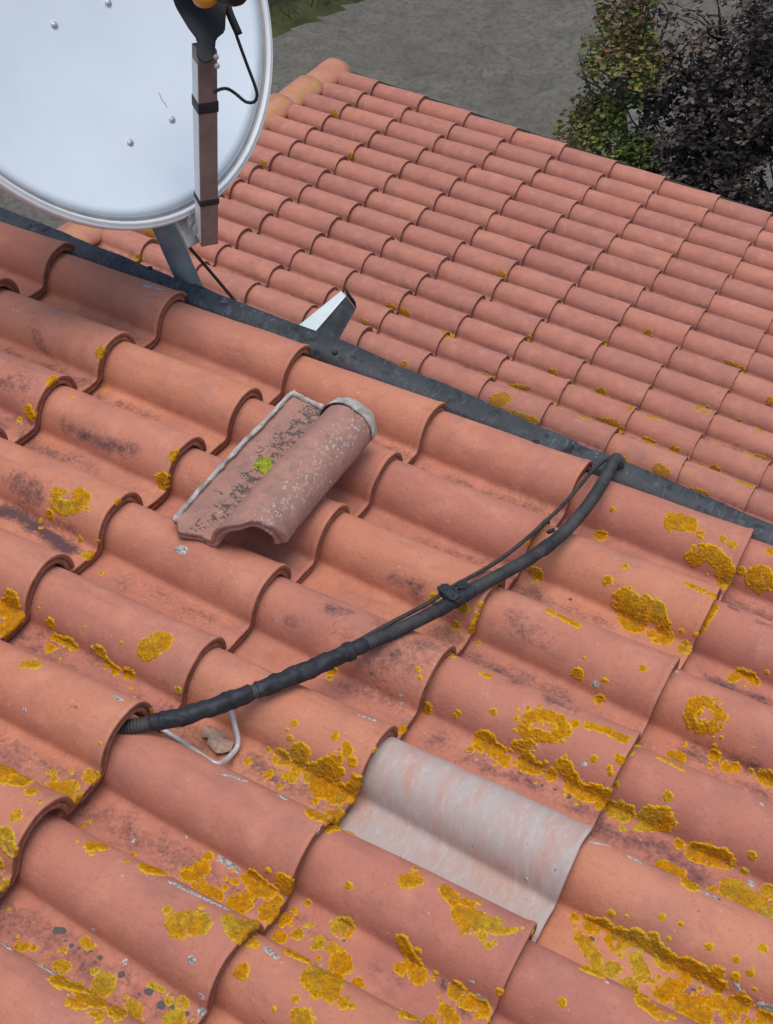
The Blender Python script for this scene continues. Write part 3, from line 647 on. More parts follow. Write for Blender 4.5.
# ------------------------------------------------------------------ ground: ploughed field, grass margin
def field_mat():
    t = NT('ploughed_soil', 1.0, 0.05)
    mp = t.n('ShaderNodeMapping'); mp.inputs['Rotation'].default_value = (0, 0, math.radians(28)); mp.inputs['Scale'].default_value = (0.35, 1.6, 1.0); t.l(t.pos(), mp.inputs['Vector'])
    a = t.noise(1.9, 6, 0.72, mp.outputs[0], 0.4); b = t.noise(7, 5, 0.7); c = t.noise(0.12, 3)
    col = t.mix(t.ramp(a, [(0.3, 0.0), (0.7, 1.0)]), (0.145, 0.134, 0.112), (0.24, 0.228, 0.198))
    col = t.mix(t.ramp(b, [(0.38, 0.75), (0.52, 0.0)]), col, (0.115, 0.11, 0.096))
    col = t.mix(t.ramp(b, [(0.60, 0.0), (0.70, 0.55)]), col, (0.25, 0.24, 0.215))
    col = t.mix(t.ramp(c, [(0.4, 0.0), (0.65, 0.45)]), col, (0.165, 0.155, 0.12))
    t.color(col); t.bump(t.math('ADD', b, t.noise(22, 4, 0.7)), 0.9, 0.06); return t.m
M_field = field_mat()
def ground():
    n = 330; s = np.linspace(-1, 1, n); m = np.sinh(s * 4.6) / math.sinh(4.6)
    X, Y = np.meshgrid(-11 + m * 420, 22 + m * 420, indexing='ij')
    P = np.stack([X, Y, 0 * X], -1); ca, sa = math.cos(0.49), math.sin(0.49); U = X * ca + Y * sa; Vv = -X * sa + Y * ca
    Zz = 0.09 * np.sin(Vv * 2 * math.pi / 0.9 + 0.6 * noise(P, 0.3)) + 0.13 * fbm(P, 1.3, 3, 3) + 0.07 * fbm(P, 4.5, 9, 2)
    fade = np.exp(-(np.hypot(X + 11, Y - 22) / 60) ** 2); Zz = GROUND + Zz * fade
    V = np.stack([X, Y, Zz], -1).reshape(-1, 3); i, j = np.meshgrid(np.arange(n - 1), np.arange(n - 1), indexing='ij')
    q = np.stack([i * n + j, (i + 1) * n + j, (i + 1) * n + j + 1, i * n + j + 1], -1).reshape(-1, 4)
    o = link('field', mesh_np('field', V, q, M_field, True)); o['kind'] = 'structure'; return o
ground()
def wg(px, py, z=GROUND):
    d = MW @ ray(px, py); return CW + d * ((z - CW[2]) / d[2])
# grass margin beyond the field edge that runs from the ridge up to the right
ga, gb = wg(268, 44), wg(372, 0); gd = (gb - ga)[:2] / np.linalg.norm((gb - ga)[:2]); gn = np.array([-gd[1], gd[0]])
if gn @ (ga[:2] - CW[:2]) < 0: gn = -gn
M_grass = simple('rough_grass', (0.040, 0.050, 0.020), (0.085, 0.082, 0.040), 1.2, 1.0, 0.05, bump=0.8, bd=0.05)
nn = 90; a_ = np.linspace(-34, 60, nn); b_ = np.r_[np.linspace(0, 12, 40), np.linspace(13, 90, 20)]
AA, BB = np.meshgrid(a_, b_, indexing='ij'); XY = ga[:2] + AA[..., None] * gd + BB[..., None] * gn
PZ = np.concatenate([XY, 0 * AA[..., None]], -1); edge = np.clip(BB / 1.2, 0, 1)
ZZ = GROUND - 0.25 * (1 - edge) + 0.30 * edge + 0.10 * fbm(PZ, 0.9, 4) + 0.02 * BB
V = np.concatenate([XY, ZZ[..., None]], -1).reshape(-1, 3); i, j = np.meshgrid(np.arange(nn - 1), np.arange(59), indexing='ij')
q = np.stack([i * 60 + j, (i + 1) * 60 + j, (i + 1) * 60 + j + 1, i * 60 + j + 1], -1).reshape(-1, 4)
o = link('grass_margin', mesh_np('grass_margin', V, q, M_grass, True)); o['kind'] = 'structure'
NB = 9000; t_ = rng.uniform(-20, 30, NB); s_ = rng.uniform(0.2, 16, NB); base = ga[:2] + t_[:, None] * gd + s_[:, None] * gn
hh = rng.uniform(0.15, 0.5, NB); an = rng.uniform(0, 6.28, NB); wd = rng.uniform(0.02, 0.05, NB); z0 = GROUND + 0.05 + 0.02 * s_ + 0.2
b3 = np.concatenate([base, z0[:, None]], 1); sx = np.stack([np.cos(an), np.sin(an), 0 * an], 1) * wd[:, None]
tip = b3 + np.stack([rng.normal(0, 0.12, NB), rng.normal(0, 0.12, NB), hh], 1)
V = np.stack([b3 - sx, b3 + sx, tip], 1).reshape(-1, 3); q = np.arange(NB * 3).reshape(-1, 3)
o = link('grass', mesh_np('grass', V, q, simple('grass_blades', (0.045, 0.060, 0.018), (0.11, 0.10, 0.045), 0.8, 1.0, 0.05, bump=0), False))
tag(o, 'rough green and straw grass at the far edge of the field', 'grass'); o['kind'] = 'stuff'

# ------------------------------------------------------------------ shrubs and trees
def leaf_mat(name, cols, rough=0.75):
    t = NT(name, rough, 0.25); t.b.inputs['Subsurface Weight'].default_value = 0.0
    f = t.attr('tone'); st = [(k / (len(cols) - 1), c) for k, c in enumerate(cols)]
    t.color(t.ramp(f, st)); return t.m
def leaves_mesh(name, C, size, mat, tone, up=0.35):
    n = len(C); d = rng.normal(0, 1, (n, 3)); d[:, 2] = np.abs(d[:, 2]) * up - 0.3; d /= np.linalg.norm(d, axis=1)[:, None]
    s = np.cross(d, rng.normal(0, 1, (n, 3))); s /= np.linalg.norm(s, axis=1)[:, None]; nrm = np.cross(d, s)
    sz = size * rng.uniform(0.55, 1.25, n)[:, None]; wd = sz * rng.uniform(0.26, 0.42, (n, 1))
    cv = nrm * sz * rng.uniform(-0.25, 0.25, (n, 1))
    V = np.stack([C - d * sz * 0.5, C - d * sz * .05 + s * wd + cv, C + d * sz * 0.5, C - d * sz * .05 - s * wd + cv], 1).reshape(-1, 3)
    b = np.arange(n)[:, None] * 4; q = np.vstack([b + np.array([0, 1, 2]), b + np.array([0, 2, 3])])
    return V, q, np.repeat(tone, 4)
def shrub(name, label, cat, base, blobs, nleaf, size, cols, wood, group=None, trunk_r=0.06, ntwig=60, tone_bias=None, gap=0.1):
    root = empty(name, base, label, cat, group); base = np.array(base, float)
    lo = np.array([b[0] for b in blobs]); rad = np.array([b[1] for b in blobs]); wts = np.array([b[2] for b in blobs]); wts = wts / wts.sum()
    k = rng.choice(len(blobs), nleaf, p=wts); d = rng.normal(0, 1, (nleaf, 3)); d /= np.linalg.norm(d, axis=1)[:, None]
    C = lo[k] + d * rad[k] * (rng.uniform(0.25, 1.0, (nleaf, 1)) ** 0.55) * (1 + 0.22 * noise(lo[k] + d * rad[k], 2.4, 6)[:, None])
    keep = fbm(C, 2.6, 21, 3) > -0.55 + gap; C = C[keep]
    tone = np.clip(0.5 + 0.55 * fbm(C, 1.7, 40, 2) + rng.normal(0, 0.2, len(C)), 0, 1)
    if tone_bias is not None: tone = np.clip(tone + tone_bias(C), 0, 1)
    V, q, tn = leaves_mesh('crown', C, size, None, tone)
    worldmesh('crown', V, q, leaf_mat(name + '_leaf', cols), root, False, dict(tone=tn))
    tw = []; cen = lo.mean(0); top = np.array([cen[0], cen[1], lo[:, 2].min()])
    for s in range(4):
        a = rng.uniform(-0.25, 0.25, 3); e = lo[rng.integers(len(lo))]
        P = catmull([base + a * [1, 1, 0], base + (e - base) * 0.4 + a, base + (e - base) * 0.75 + a * 0.6, e], 0.3); tw.append(tube_vf(P, np.linspace(trunk_r, trunk_r * 0.35, len(P)), 8))
    worldmesh('trunk', *(lambda vf: (vf[0], fix_quads(vf[1])))(join_vf(tw)), wood, root, True)
    tw = []
    for s in range(ntwig):
        kk = rng.integers(len(lo)); d = rng.normal(0, 1, 3); d[2] = abs(d[2]) * 1.1; d /= np.linalg.norm(d); st = lo[kk] - [0, 0, rad[kk][2] * 0.6]
        e = lo[kk] + d * rad[kk] * rng.uniform(0.8, 1.1); m = (st + e) / 2 + rng.normal(0, 0.1, 3)
        P = catmull([st, m, e], 0.12); tw.append(tube_vf(P, np.linspace(trunk_r * 0.25, 0.004, len(P)), 5))
    worldmesh('twigs', *(lambda vf: (vf[0], fix_quads(vf[1])))(join_vf(tw)), wood, root, True)
    return root
M_wood = simple('bark', (0.09, 0.075, 0.06), (0.16, 0.14, 0.12), 12, 0.95, 0.1, bump=0.7, bd=0.006)
M_woodd = simple('dark_bark', (0.05, 0.045, 0.042), (0.10, 0.09, 0.082), 12, 0.95, 0.1, bump=0.7, bd=0.006)
def wp(px, py, Y): return w(plv(px, py, Y))
YB = 8.4
def blob(px, py, Y, rx, ry, rz, wt=None): c = wp(px, py, Y); return (c, np.array([rx, ry, rz]), wt or rx * ry * rz)
bb = wp(612, 150, YB)
shrub('green_shrub', 'green leafy shrub with russet tips beside the dark bush', 'shrub', (bb[0], YB, GROUND),
      [blob(610, 150, YB, .46, .45, .48), blob(620, 75, YB, .36, .4, .45), blob(628, 10, YB + .1, .25, .3, .4), blob(600, 190, YB, .45, .5, .5), blob(640, 260, YB, .6, .6, .7), blob(590, 118, YB, .16, .2, .25), blob(645, -50, YB + .1, .16, .2, .35)],
      19000, 0.06, [(0.045, 0.070, 0.016), (0.085, 0.13, 0.028), (0.14, 0.19, 0.04), (0.24, 0.24, 0.06), (0.19, 0.11, 0.06)], M_wood, ntwig=70, gap=0.12,
      tone_bias=lambda C: np.where(rng.uniform(0, 1, len(C)) < np.clip((C[:, 2] - bb[2] - 0.2) * 0.5, 0.02, 0.55), 0.6, -0.1))
b2 = wp(725, 130, YB + .5)
shrub('copper_bush', 'dark bush of brownish purple leaves beyond the lower roof', 'bush', (b2[0], YB + .6, GROUND),
      [blob(690, 140, YB + .5, .55, .6, .6), blob(745, 110, YB + .5, .65, .6, .6), blob(700, 210, YB + .4, .7, .7, .6), blob(780, 180, YB + .4, .7, .7, .7), blob(690, 65, YB + .6, .35, .4, .35, .03), blob(735, 55, YB + .5, .4, .4, .35, .05), blob(785, 20, YB + .6, .35, .5, .45, .2),
       blob(660, 150, YB + .3, .34, .4, .5), blob(656, 85, YB + .4, .30, .4, .45, .05), blob(650, 30, YB + .5, .28, .4, .4, .025), blob(650, 210, YB + .2, .4, .5, .5), blob(850, 100, YB + .5, .7, .7, .8), blob(720, 20, YB + .6, .4, .4, .3, .015)],
      30000, 0.07, [(0.06, 0.048, 0.043), (0.11, 0.087, 0.078), (0.165, 0.127, 0.112), (0.22, 0.16, 0.13), (0.30, 0.23, 0.17)], M_woodd, ntwig=150, gap=0.12)
def tree(name, label, px, py, h, r, lean, crown_r, cols, group):
    b = wg(px, py); root = empty(name, tuple(b), label, 'tree', group); b[2] += 0.15
    P = catmull([b - [0, 0, 0.4], b + [lean * .2, 0, h * .3], b + [lean * .6, 0.1, h * .65], b + [lean, 0, h]], 0.3)
    worldmesh('trunk', *(lambda vf: (vf[0], fix_quads(vf[1])))(tube_vf(P, np.linspace(r, r * .4, len(P)), 10)), M_woodd, root, True)
    tw = []; ends = []
    for k in range(9):
        s = P[int(len(P) * rng.uniform(.5, .98))]; d = rng.normal(0, 1, 3); d[2] = abs(d[2]) * .8 + .3; d /= np.linalg.norm(d); e = s + d * crown_r * rng.uniform(.6, 1.0); ends.append(e)
        Q = catmull([s, (s + e) / 2 + rng.normal(0, .15, 3), e], .3); tw.append(tube_vf(Q, np.linspace(r * .4, r * .08, len(Q)), 6))
    worldmesh('limbs', *(lambda vf: (vf[0], fix_quads(vf[1])))(join_vf(tw)), M_woodd, root, True)
    ends = np.array(ends); k = rng.integers(len(ends), size=2600); C = ends[k] + rng.normal(0, crown_r * .28, (2600, 3)); tone = rng.uniform(0, 1, 2600)
    V, q, tn = leaves_mesh('crown', C, 0.16, None, tone); worldmesh('crown', V, q, leaf_mat(name + '_leaf', cols), root, False, dict(tone=tn))
GC = [(0.02, 0.03, 0.012), (0.05, 0.065, 0.02), (0.09, 0.09, 0.035)]
tree('field_tree', 'dark tree trunk standing in the grass margin beyond the ridge', 297, 12, 4.2, 0.17, 0.3, 1.9, GC, None)

# ------------------------------------------------------------------ satellite dish
M_dish = simple('dish_paint', (0.64, 0.72, 0.79), (0.68, 0.76, 0.83), 5, 0.5, 0.4, bump=0.08)
M_rim = simple('dish_rim', (0.62, 0.65, 0.67), (0.68, 0.71, 0.73), 12, 0.45, 0.4, bump=0.1)
M_groove = simple('rim_groove', (0.28, 0.29, 0.30), (0.36, 0.37, 0.38), 20, 0.7)
M_arm = simple('weathered_arm', (0.20, 0.145, 0.13), (0.30, 0.225, 0.205), 18, 0.6, 0.4, 0.25, r2=0.75)
M_black = simple('black_plastic', (0.012, 0.012, 0.014), (0.022, 0.022, 0.026), 40, 0.55, 0.4)
M_tape = simple('black_tape', (0.012, 0.014, 0.020), (0.026, 0.029, 0.038), 35, 0.5, 0.45, bump=0.5, bd=0.002, r2=0.7)
M_zinc = simple('galvanised_steel', (0.42, 0.43, 0.43), (0.55, 0.56, 0.56), 60, 0.42, 0.5, 0.65, r2=0.6)
M_pole = simple('grey_pole', (0.17, 0.185, 0.20), (0.25, 0.27, 0.285), 14, 0.55, 0.45, 0.35, r2=0.7)
M_orange = simple('lnb_cap', (0.55, 0.22, 0.02), (0.62, 0.28, 0.03), 20, 0.45, 0.5)
DC = np.array([0.3826941, 0.10, 0.6969147]); az, el = -0.16953994, 0.25857772; DA, DB = 0.5045165, 0.5466292
dn = np.array([math.cos(az) * math.cos(el), math.sin(az) * math.cos(el), math.sin(el)]); dr = np.cross([0, 0, 1], dn); dr /= np.linalg.norm(dr); du_ = np.cross(dn, dr)
def D(x, y, z): return DC + dr * x + du_ * y + dn * z
foot = w(plv(190, 285, 0.225))
dish = empty('satellite_dish', tuple(foot - [0, 0, 0.45]), 'large pale satellite dish on a grey pole at the black flashing', 'satellite dish')
def ring_surface(prof_, k=96):
    """prof_: list of (radius factor, depth) swept round the elliptical dish"""
    an = np.linspace(0, 2 * math.pi, k, endpoint=False); V = []
    for rf, dz in prof_:
        for a in an: V.append(D(DA * rf * math.cos(a), DB * rf * math.sin(a), dz))
    n = len(prof_); i, j = np.meshgrid(np.arange(n - 1), np.arange(k), indexing='ij'); j2 = (j + 1) % k
    return np.array(V), np.stack([i * k + j, (i + 1) * k + j, (i + 1) * k + j2, i * k + j2], -1).reshape(-1, 4)
depth = lambda f: -0.095 * (1 - f * f)
face = [(f, depth(f)) for f in np.r_[0.002, np.linspace(0.06, 0.945, 22)]]
back = [(f, depth(f) - 0.004) for f in np.linspace(0.945, 0.002, 16)]
V, Fq = ring_surface(face + back); worldmesh('reflector', V, Fq, M_dish, dish, True)
V, Fq = ring_surface([(0.944, depth(.945) - .003), (0.945, depth(.945) + 0.0015), (0.952, depth(.95) + 0.001), (0.958, depth(.958) - 0.006), (0.964, depth(.964) - 0.005), (0.967, depth(.967) - 0.001)])
worldmesh('rim_groove', V, Fq, M_groove, dish, True)
V, Fq = ring_surface([(0.9665, -0.014), (0.968, -0.002), (0.974, 0.0035), (0.983, 0.003), (0.988, -0.002), (0.9935, 0.0), (1.0, -0.003), (1.003, -0.009), (0.998, -0.022), (0.985, -0.024), (0.9665, -0.014)])
worldmesh('rim', V, Fq, M_rim, dish, True)
for px, py in ((54, 25), (108, 3), (172, 120), (130, 143)):
    d = MW @ ray(px, py); t = ((DC - CW) @ dn) / (d @ dn)
    for _ in range(6):
        X = CW + d * t - DC; f = math.hypot((X @ dr) / DA, (X @ du_) / DB); t += (depth(f) - X @ dn) / (d @ dn)
    X = CW + d * t
    b_ = link('bolt', None, dish) if False else worldmesh('bolt', *(lambda vf: (vf[0], fix_quads(vf[1])))(tube_vf(np.array([X - dn * .004, X + dn * .002, X + dn * .0045, X + dn * .006]), [0.0085, 0.0085, 0.006, 0.002], 12)), M_zinc, dish, True)
    worldmesh('washer', *(lambda vf: (vf[0], fix_quads(vf[1])))(tube_vf(np.array([X - dn * .003, X + dn * .0008, X + dn * .0011]), [0.0105, 0.0105, 0.010], 14)), M_rim, dish, True)
# scratches left of the arm
for (x1, y1, x2, y2) in ((158, 92, 162, 101), (162, 100, 167, 108)):
    P = []
    for x, y in ((x1, y1), (x2, y2)):
        d = MW @ ray(x, y); t = ((DC - CW) @ dn) / (d @ dn)
        for _ in range(6):
            X = CW + d * t - DC; f = math.hypot((X @ dr) / DA, (X @ du_) / DB); t += (depth(f) + .0004 - X @ dn) / (d @ dn)
        P.append(CW + d * t)
    worldmesh('scratch', *(lambda vf: (vf[0], fix_quads(vf[1])))(tube_vf(np.array([P[0], (P[0] + P[1]) / 2 + dr * .002, P[1]]), [0.0006, 0.0012, 0.0005], 6)), M_groove, dish, True)
# pole, bracket
top = w(plv(166, 231, 0.225)); pd = (top - foot) / np.linalg.norm(top - foot)
ptop = foot + pd * 0.52
tube('mast', np.array([foot - pd * 0.55, foot - pd * 0.2, foot, foot + pd * 0.25, ptop]), 0.030, M_pole, dish, 20)
bc = D(0.0, -0.2, -0.16); br = D(0, -0.2, -0.10)
bevel_box('mount_plate', D(-0.01, -0.2, -0.110), dr * 0.085, du_ * 0.16, dn * 0.004, M_pole, dish)
pm = foot + pd * 0.42
Pj = D(-0.01, -0.25, -0.16); bevel_box('bracket', (Pj + pm) / 2, (Pj - pm) / 2 * 0.9, np.cross((Pj - pm) / np.linalg.norm(Pj - pm), pd) * 0.045, pd * 0.06, M_pole, dish)
for s in (-1, 1):
    bevel_box('wall_clamp', foot - pd * (0.25 + 0.12 * s) + np.array([0, -0.035, 0]), np.array([.05, 0, 0]), np.array([0, .035, 0]), np.array([0, 0, .015]), M_pole, dish)
# arm
a0, a1 = D(0.008, -0.615, -0.012), D(0.0, -0.235, 0.285)
ad = (a1 - a0) / np.linalg.norm(a1 - a0); aside = MW @ RC[0]; aside = aside - ad * (aside @ ad); aside /= np.linalg.norm(aside); afr = np.cross(aside, ad)
if afr @ (CW - a0) < 0: afr = -afr
q45 = math.radians(24); ay_ = afr * math.cos(q45) + aside * math.sin(q45); ax_ = -aside * math.cos(q45) + afr * math.sin(q45)
bevel_box('arm', (a0 + a1) / 2, ad * np.linalg.norm(a1 - a0) / 2, ax_ * 0.021, ay_ * 0.021, M_arm, dish, 0.0025)
bevel_box('arm_lit_side', (a0 + a1) / 2 + ax_ * 0.0213 - ad * 0.01, ad * (np.linalg.norm(a1 - a0) / 2 - 0.02), ax_ * 0.0006, ay_ * 0.019, M_rim, dish, 0.0004, 1)  # pale plate paints the light falling on the arm's left face
def band(t, ln, mat, name, g=0.0235): bevel_box(name, a0 + (a1 - a0) * t, ad * ln, ax_ * g, ay_ * g, mat, dish, 0.0035)
band(0.245, 0.008, M_tape, 'tape_band'); band(0.735, 0.013, M_tape, 'tape_band')
bevel_box('arm_bracket', D(-0.010, -0.567, -0.03), dr * 0.030, du_ * 0.045, dn * 0.006, M_zinc, dish)
for k in range(3):
    c = D(-0.018 + 0.008 * k, -0.555 - 0.02 * k, 0.0); bevel_box('torn_sticker', c, (dr * .012 + du_ * .006) * (1 + .3 * k), du_ * .010 + dn * .004, dn * .0008, M_mortar, dish, 0.0005, 1)
lc = a1 + ad * 0.075; hd = DC - (a1 + ad * .05); hd /= np.linalg.norm(hd); zc = (a1 - CW) @ (MW @ RC[2])
outl = [(204, 64), (196, 57), (197, 40), (188, 28), (176, 8), (168, -14), (228, -14), (226, 14), (225, 32), (216, 39), (214, 60)]
def extrude(name, outl, z0, z1, mat, bev=0.003):
    bm = bmesh.new(); A = [bm.verts.new(CW + (MW @ ray(x, y)) * z0) for x, y in outl]; B = [bm.verts.new(CW + (MW @ ray(x, y)) * z1) for x, y in outl]; n = len(outl)
    bm.faces.new(A); bm.faces.new(B[::-1])
    for k in range(n): bm.faces.new((A[k], B[k], B[(k + 1) % n], A[(k + 1) % n]))
    bmesh.ops.recalc_face_normals(bm, faces=bm.faces); bmesh.ops.bevel(bm, geom=list(bm.edges), offset=bev, segments=2, affect='EDGES')
    c = sum((v.co for v in bm.verts), Vector()) / len(bm.verts)
    for v in bm.verts: v.co -= c
    me = bpy.data.meshes.new(name); bm.to_mesh(me); bm.free(); me.materials.append(mat); return link(name, me, dish, Matrix.Translation(c))
extrude('feed_bracket', outl, zc - 0.030, zc + 0.035, M_black)
tube('converter', np.array([lc + ad * .07 - hd * .10, lc + ad * .07 - hd * .09, lc + ad * .07 + hd * .05]), [0.030, 0.034, 0.034], M_black, dish, 24)
tube('feed_horn', np.array([lc + ad * .07 + hd * .05, lc + ad * .07 + hd * .08, lc + ad * .07 + hd * .085]), [0.036, 0.042, 0.040], M_rim, dish, 24)
dd = MW @ ray(205, -3)
capc = CW + dd * (((lc - CW) @ (MW @ RC[2])) - 0.075)
V = []; Fq = []; bm = bmesh.new(); bmesh.ops.create_uvsphere(bm, u_segments=20, v_segments=12, radius=0.021)
for v in bm.verts: v.co.x *= 1.35
me = bpy.data.meshes.new('feed_cap'); bm.to_mesh(me); bm.free(); me.materials.append(M_orange)
for p in me.polygons: p.use_smooth = True
link('feed_cap', me, dish, Matrix.Translation(capc))
for k, (px, py) in enumerate(((216, 57), (217, 66))):
    dd = MW @ ray(px, py); pz = (a1 - CW) @ (MW @ RC[2]) - 0.03 + 0.012 * k; X = CW + dd * pz; nv = -dd / np.linalg.norm(dd)
    worldmesh('clamp_screw', *(lambda vf: (vf[0], fix_quads(vf[1])))(tube_vf(np.array([X - nv * .006, X + nv * .002, X + nv * .004]), [0.006, 0.006, 0.003], 10)), M_zinc, dish, True)
def at_depth(px, py, z): return CW + (MW @ ray(px, py)) * z
za = (a1 - CW) @ (MW @ RC[2])
P = catmull([at_depth(x, y, za + dz) for x, y, dz in ((226, -14, 0.0), (228, 8, 0.0), (236, 34, .02), (246, 62, .05), (255, 86, .08), (257, 96, .09), (254, 102, .10), (246, 102, .10), (236, 94, .10), (228, 89, .08), (221, 89, .05), (214, 92, .03))], 0.01)
tube('feed_cable', P, 0.0036, M_black, dish, 10)
P = np.array([at_depth(x, y, za + dz) for x, y, dz in ((225, -16, 0.0), (228, 8, 0.0), (239, 35, .02))]); tube('cable_boot', catmull(P, .01), 0.0085, M_black, dish, 12)
P = catmull([w(plv(160, 212, 0.275)), w(plv(172, 227, 0.27)), w(plv(203, 263, 0.275)), w(plv(235, 301, 0.28)), w(plv(255, 326, 0.28))], 0.02); tube('coax_cable', P, 0.0042, simple('dark_cable', (0.03, 0.018, 0.016), (0.05, 0.03, 0.026), 40, 0.6), dish, 10)

# ------------------------------------------------------------------ folded sheet-metal piece behind the flashing
M_sheet = simple('shaded_sheet', (0.035, 0.039, 0.044), (0.06, 0.066, 0.073), 20, 0.75, 0.15, 0.0, r2=0.85)  # side of the fold, its shade put into a darker colour
M_sheet2 = simple('lit_sheet', (0.66, 0.74, 0.72), (0.72, 0.80, 0.78), 20, 0.45, 0.5)  # top of the same sheet, its light put into a paler colour
va, vb = 0.205, 0.47
qa = [w(plv(x, y, va)) for x, y in ((283, 338), (302, 347), (325, 363))]; qb = [w(plv(x, y, vb)) for x, y in ((341, 291), (346, 296), (356, 309))]
sheet = empty('sheet_metal_offcut', tuple(qa[2]), 'folded grey sheet metal piece with lit pale top jutting past the flashing', 'sheet metal')
def slab(name, quad, th, mat):
    q = np.array(quad); n = np.cross(q[1] - q[0], q[3] - q[0]); n /= np.linalg.norm(n); V = np.vstack([q, q - n * th])
    return worldmesh(name, V, np.array([(0, 1, 2, 3), (7, 6, 5, 4), (0, 4, 5, 1), (1, 5, 6, 2), (2, 6, 7, 3), (3, 7, 4, 0)]), mat, sheet)
slab('top_fold', [qa[0], qa[1], qb[1], qb[0]], 0.003, M_sheet2)
slab('side_fold', [qa[1], qa[2], qb[2], qb[1]], 0.003, M_sheet)
e1 = (qb[2] - qb[1]); dv_ = (qb[1] - qa[1]) / np.linalg.norm(qb[1] - qa[1])
slab('end_lip', [qb[1] + dv_ * .002, qb[2] + dv_ * .002, qb[2] + dv_ * .004 + [0, 0, .018], qb[1] + dv_ * .004 + [0, 0, .022]], 0.003, M_black)

# ------------------------------------------------------------------ loose old tile lying across the roof
lt = empty('loose_roof_tile', tuple(w(pl(260, 480, 0.09))), 'loose weathered clay tile with mortar crust lying across the roof', 'roof tile')
Pf, Pn = pl(291, 394, 0.148), pl(170, 523, 0.104)
eu = (Pn - Pf) / np.linalg.norm(Pn - Pf); LT = np.linalg.norm(Pn - Pf)
ev = np.array([1.0, 0.05, -0.10]); ev -= eu * (ev @ eu); ev /= np.linalg.norm(ev); en = np.cross(eu, ev)
print('loose tile length', LT)
tl = Tile(0, 0, 77, warp=2.2, rag=0.013, taper=0.35); V, Ft, gr = tl.mesh_grid(30, 50)
st = V.copy(); V = V.copy(); V[..., 2] -= SLOPE * V[..., 0]; V[..., 0] *= LT / 0.43
V[..., 2] *= 0.90; V[..., 0] = V[..., 0] * (1 - 0.07 * np.clip(V[..., 1] / 0.03, 0, 1))
V[..., 0] = -LT + (V[..., 0] + LT) * (1 - 0.17 * np.clip((V[..., 1] - 0.02) / 0.12, 0, 1) ** 1.3)
KL = 0.88
def lt_world(V): Q = V.copy(); Q[..., 1] = (Q[..., 1] + 0.104) * KL; return Pn + Q[..., :1] * eu + Q[..., 1:2] * ev + Q[..., 2:3] * en
P = lt_world(V); vl = V[..., 1]; ul = V[..., 0]
stn = np.clip(1.25 - np.abs(vl + 0.030) / 0.05, 0, 1) * (0.75 + 0.25 * np.clip(-ul / LT, 0, 1)); gry = np.clip(1 - np.abs(vl - 0.105) / 0.06, 0, 1)
Pw = (MW @ P.reshape(-1, 3).T).T
worldmesh('body', Pw, Ft, M_old, lt, True, dict(stain=stn.ravel(), grey=gry.ravel()))
def bead(name, pts, r, seed, k=10):
    Q, t = resample(np.array([w(p) for p in pts]), 0.004); an = np.arange(k)
    rr = np.array([[r * (1 + 0.45 * noise(np.array([[ti * 40, a * 0.8, seed]]), 1.0)[0] + 0.25 * noise(np.array([[ti * 130, a * 1.7, seed + 5]]), 1.0)[0]) for a in an] for ti in t])
    V, Fq = tube_vf(Q, rr, k); return worldmesh(name, V, fix_quads(Fq), M_mortar, lt, True)
def ltp(u, v, n): return lt_world(np.array([[u, v, n]]))[0]
bead('mortar_bead', [ltp(-LT * 1.0, -0.101, 0.006), ltp(-LT * .6, -0.103, 0.006), ltp(-LT * .3, -0.104, 0.005), ltp(-LT * .10, -0.103, 0.004), ltp(-LT * .02, -0.100, 0.0)], 0.0052, 3)
bead('mortar_bead', [ltp(-LT * 1.0, -0.100, 0.005), ltp(-LT * 1.0, -0.05, 0.004), ltp(-LT * 1.0, -0.012, 0.006)], 0.0060, 9)
# the whitish neck of the roll at the upper end
sl = np.linspace(0.105, PLEN, 26); p, nn_ = prof(sl); rows = []
for du2, sc in ((-0.004, 1.03), (-0.002, 1.035), (-0.014, 1.03), (-0.030, 0.99), (-0.040, 0.97), (-0.042, 0.94), (-0.040, 0.86), (-0.0, 0.86)):
    c0 = np.array([0.0725, 0.0]); q2 = c0 + (p - c0) * sc; rows.append(np.stack([np.full(26, -LT * 0.93 + du2 * 0.8), q2[:, 0], q2[:, 1] * 0.90], 1))
V = np.array(rows); V[..., 0] += 0.004 * noise(V * 1.0 + 3, 45, 2); V[..., 2] += 0.003 * noise(V + 9, 60, 4); a, b = V.shape[:2]; i, j = np.meshgrid(np.arange(a - 1), np.arange(b - 1), indexing='ij')
q = np.stack([i * b + j, i * b + j + 1, (i + 1) * b + j + 1, (i + 1) * b + j], -1).reshape(-1, 4)
worldmesh('mortar_collar', (MW @ lt_world(V).reshape(-1, 3).T).T, q, M_mortar, lt, True)
# moss spot
lv, lq = [], []
mc = ltp(-LT * 0.53, -0.028, 0.004); gx = np.linspace(-.022, .022, 22); A_, B_ = np.meshgrid(gx, gx, indexing='ij'); rr = np.hypot(A_, B_ * 1.2); S = np.stack([A_, B_, 0 * A_ + 2], -1)
ht = 0.006 * (1 - rr / 0.017) + 0.003 * fbm(S, 160, 2, 2); V = mc + A_[..., None] * eu + B_[..., None] * ev + np.maximum(ht, -0.003)[..., None] * en
i, j = np.meshgrid(np.arange(21), np.arange(21), indexing='ij'); q = np.stack([i * 22 + j, (i + 1) * 22 + j, (i + 1) * 22 + j + 1, i * 22 + j + 1], -1)
kp = (ht[:-1, :-1] > -.002); q = q[kp]
worldmesh('moss', (MW @ V.reshape(-1, 3).T).T, q.reshape(-1, 4), simple('moss_green', (0.20, 0.24, 0.02), (0.42, 0.45, 0.05), 140, 1.0, 0.05, bump=0.8, bd=0.003), lt, True)

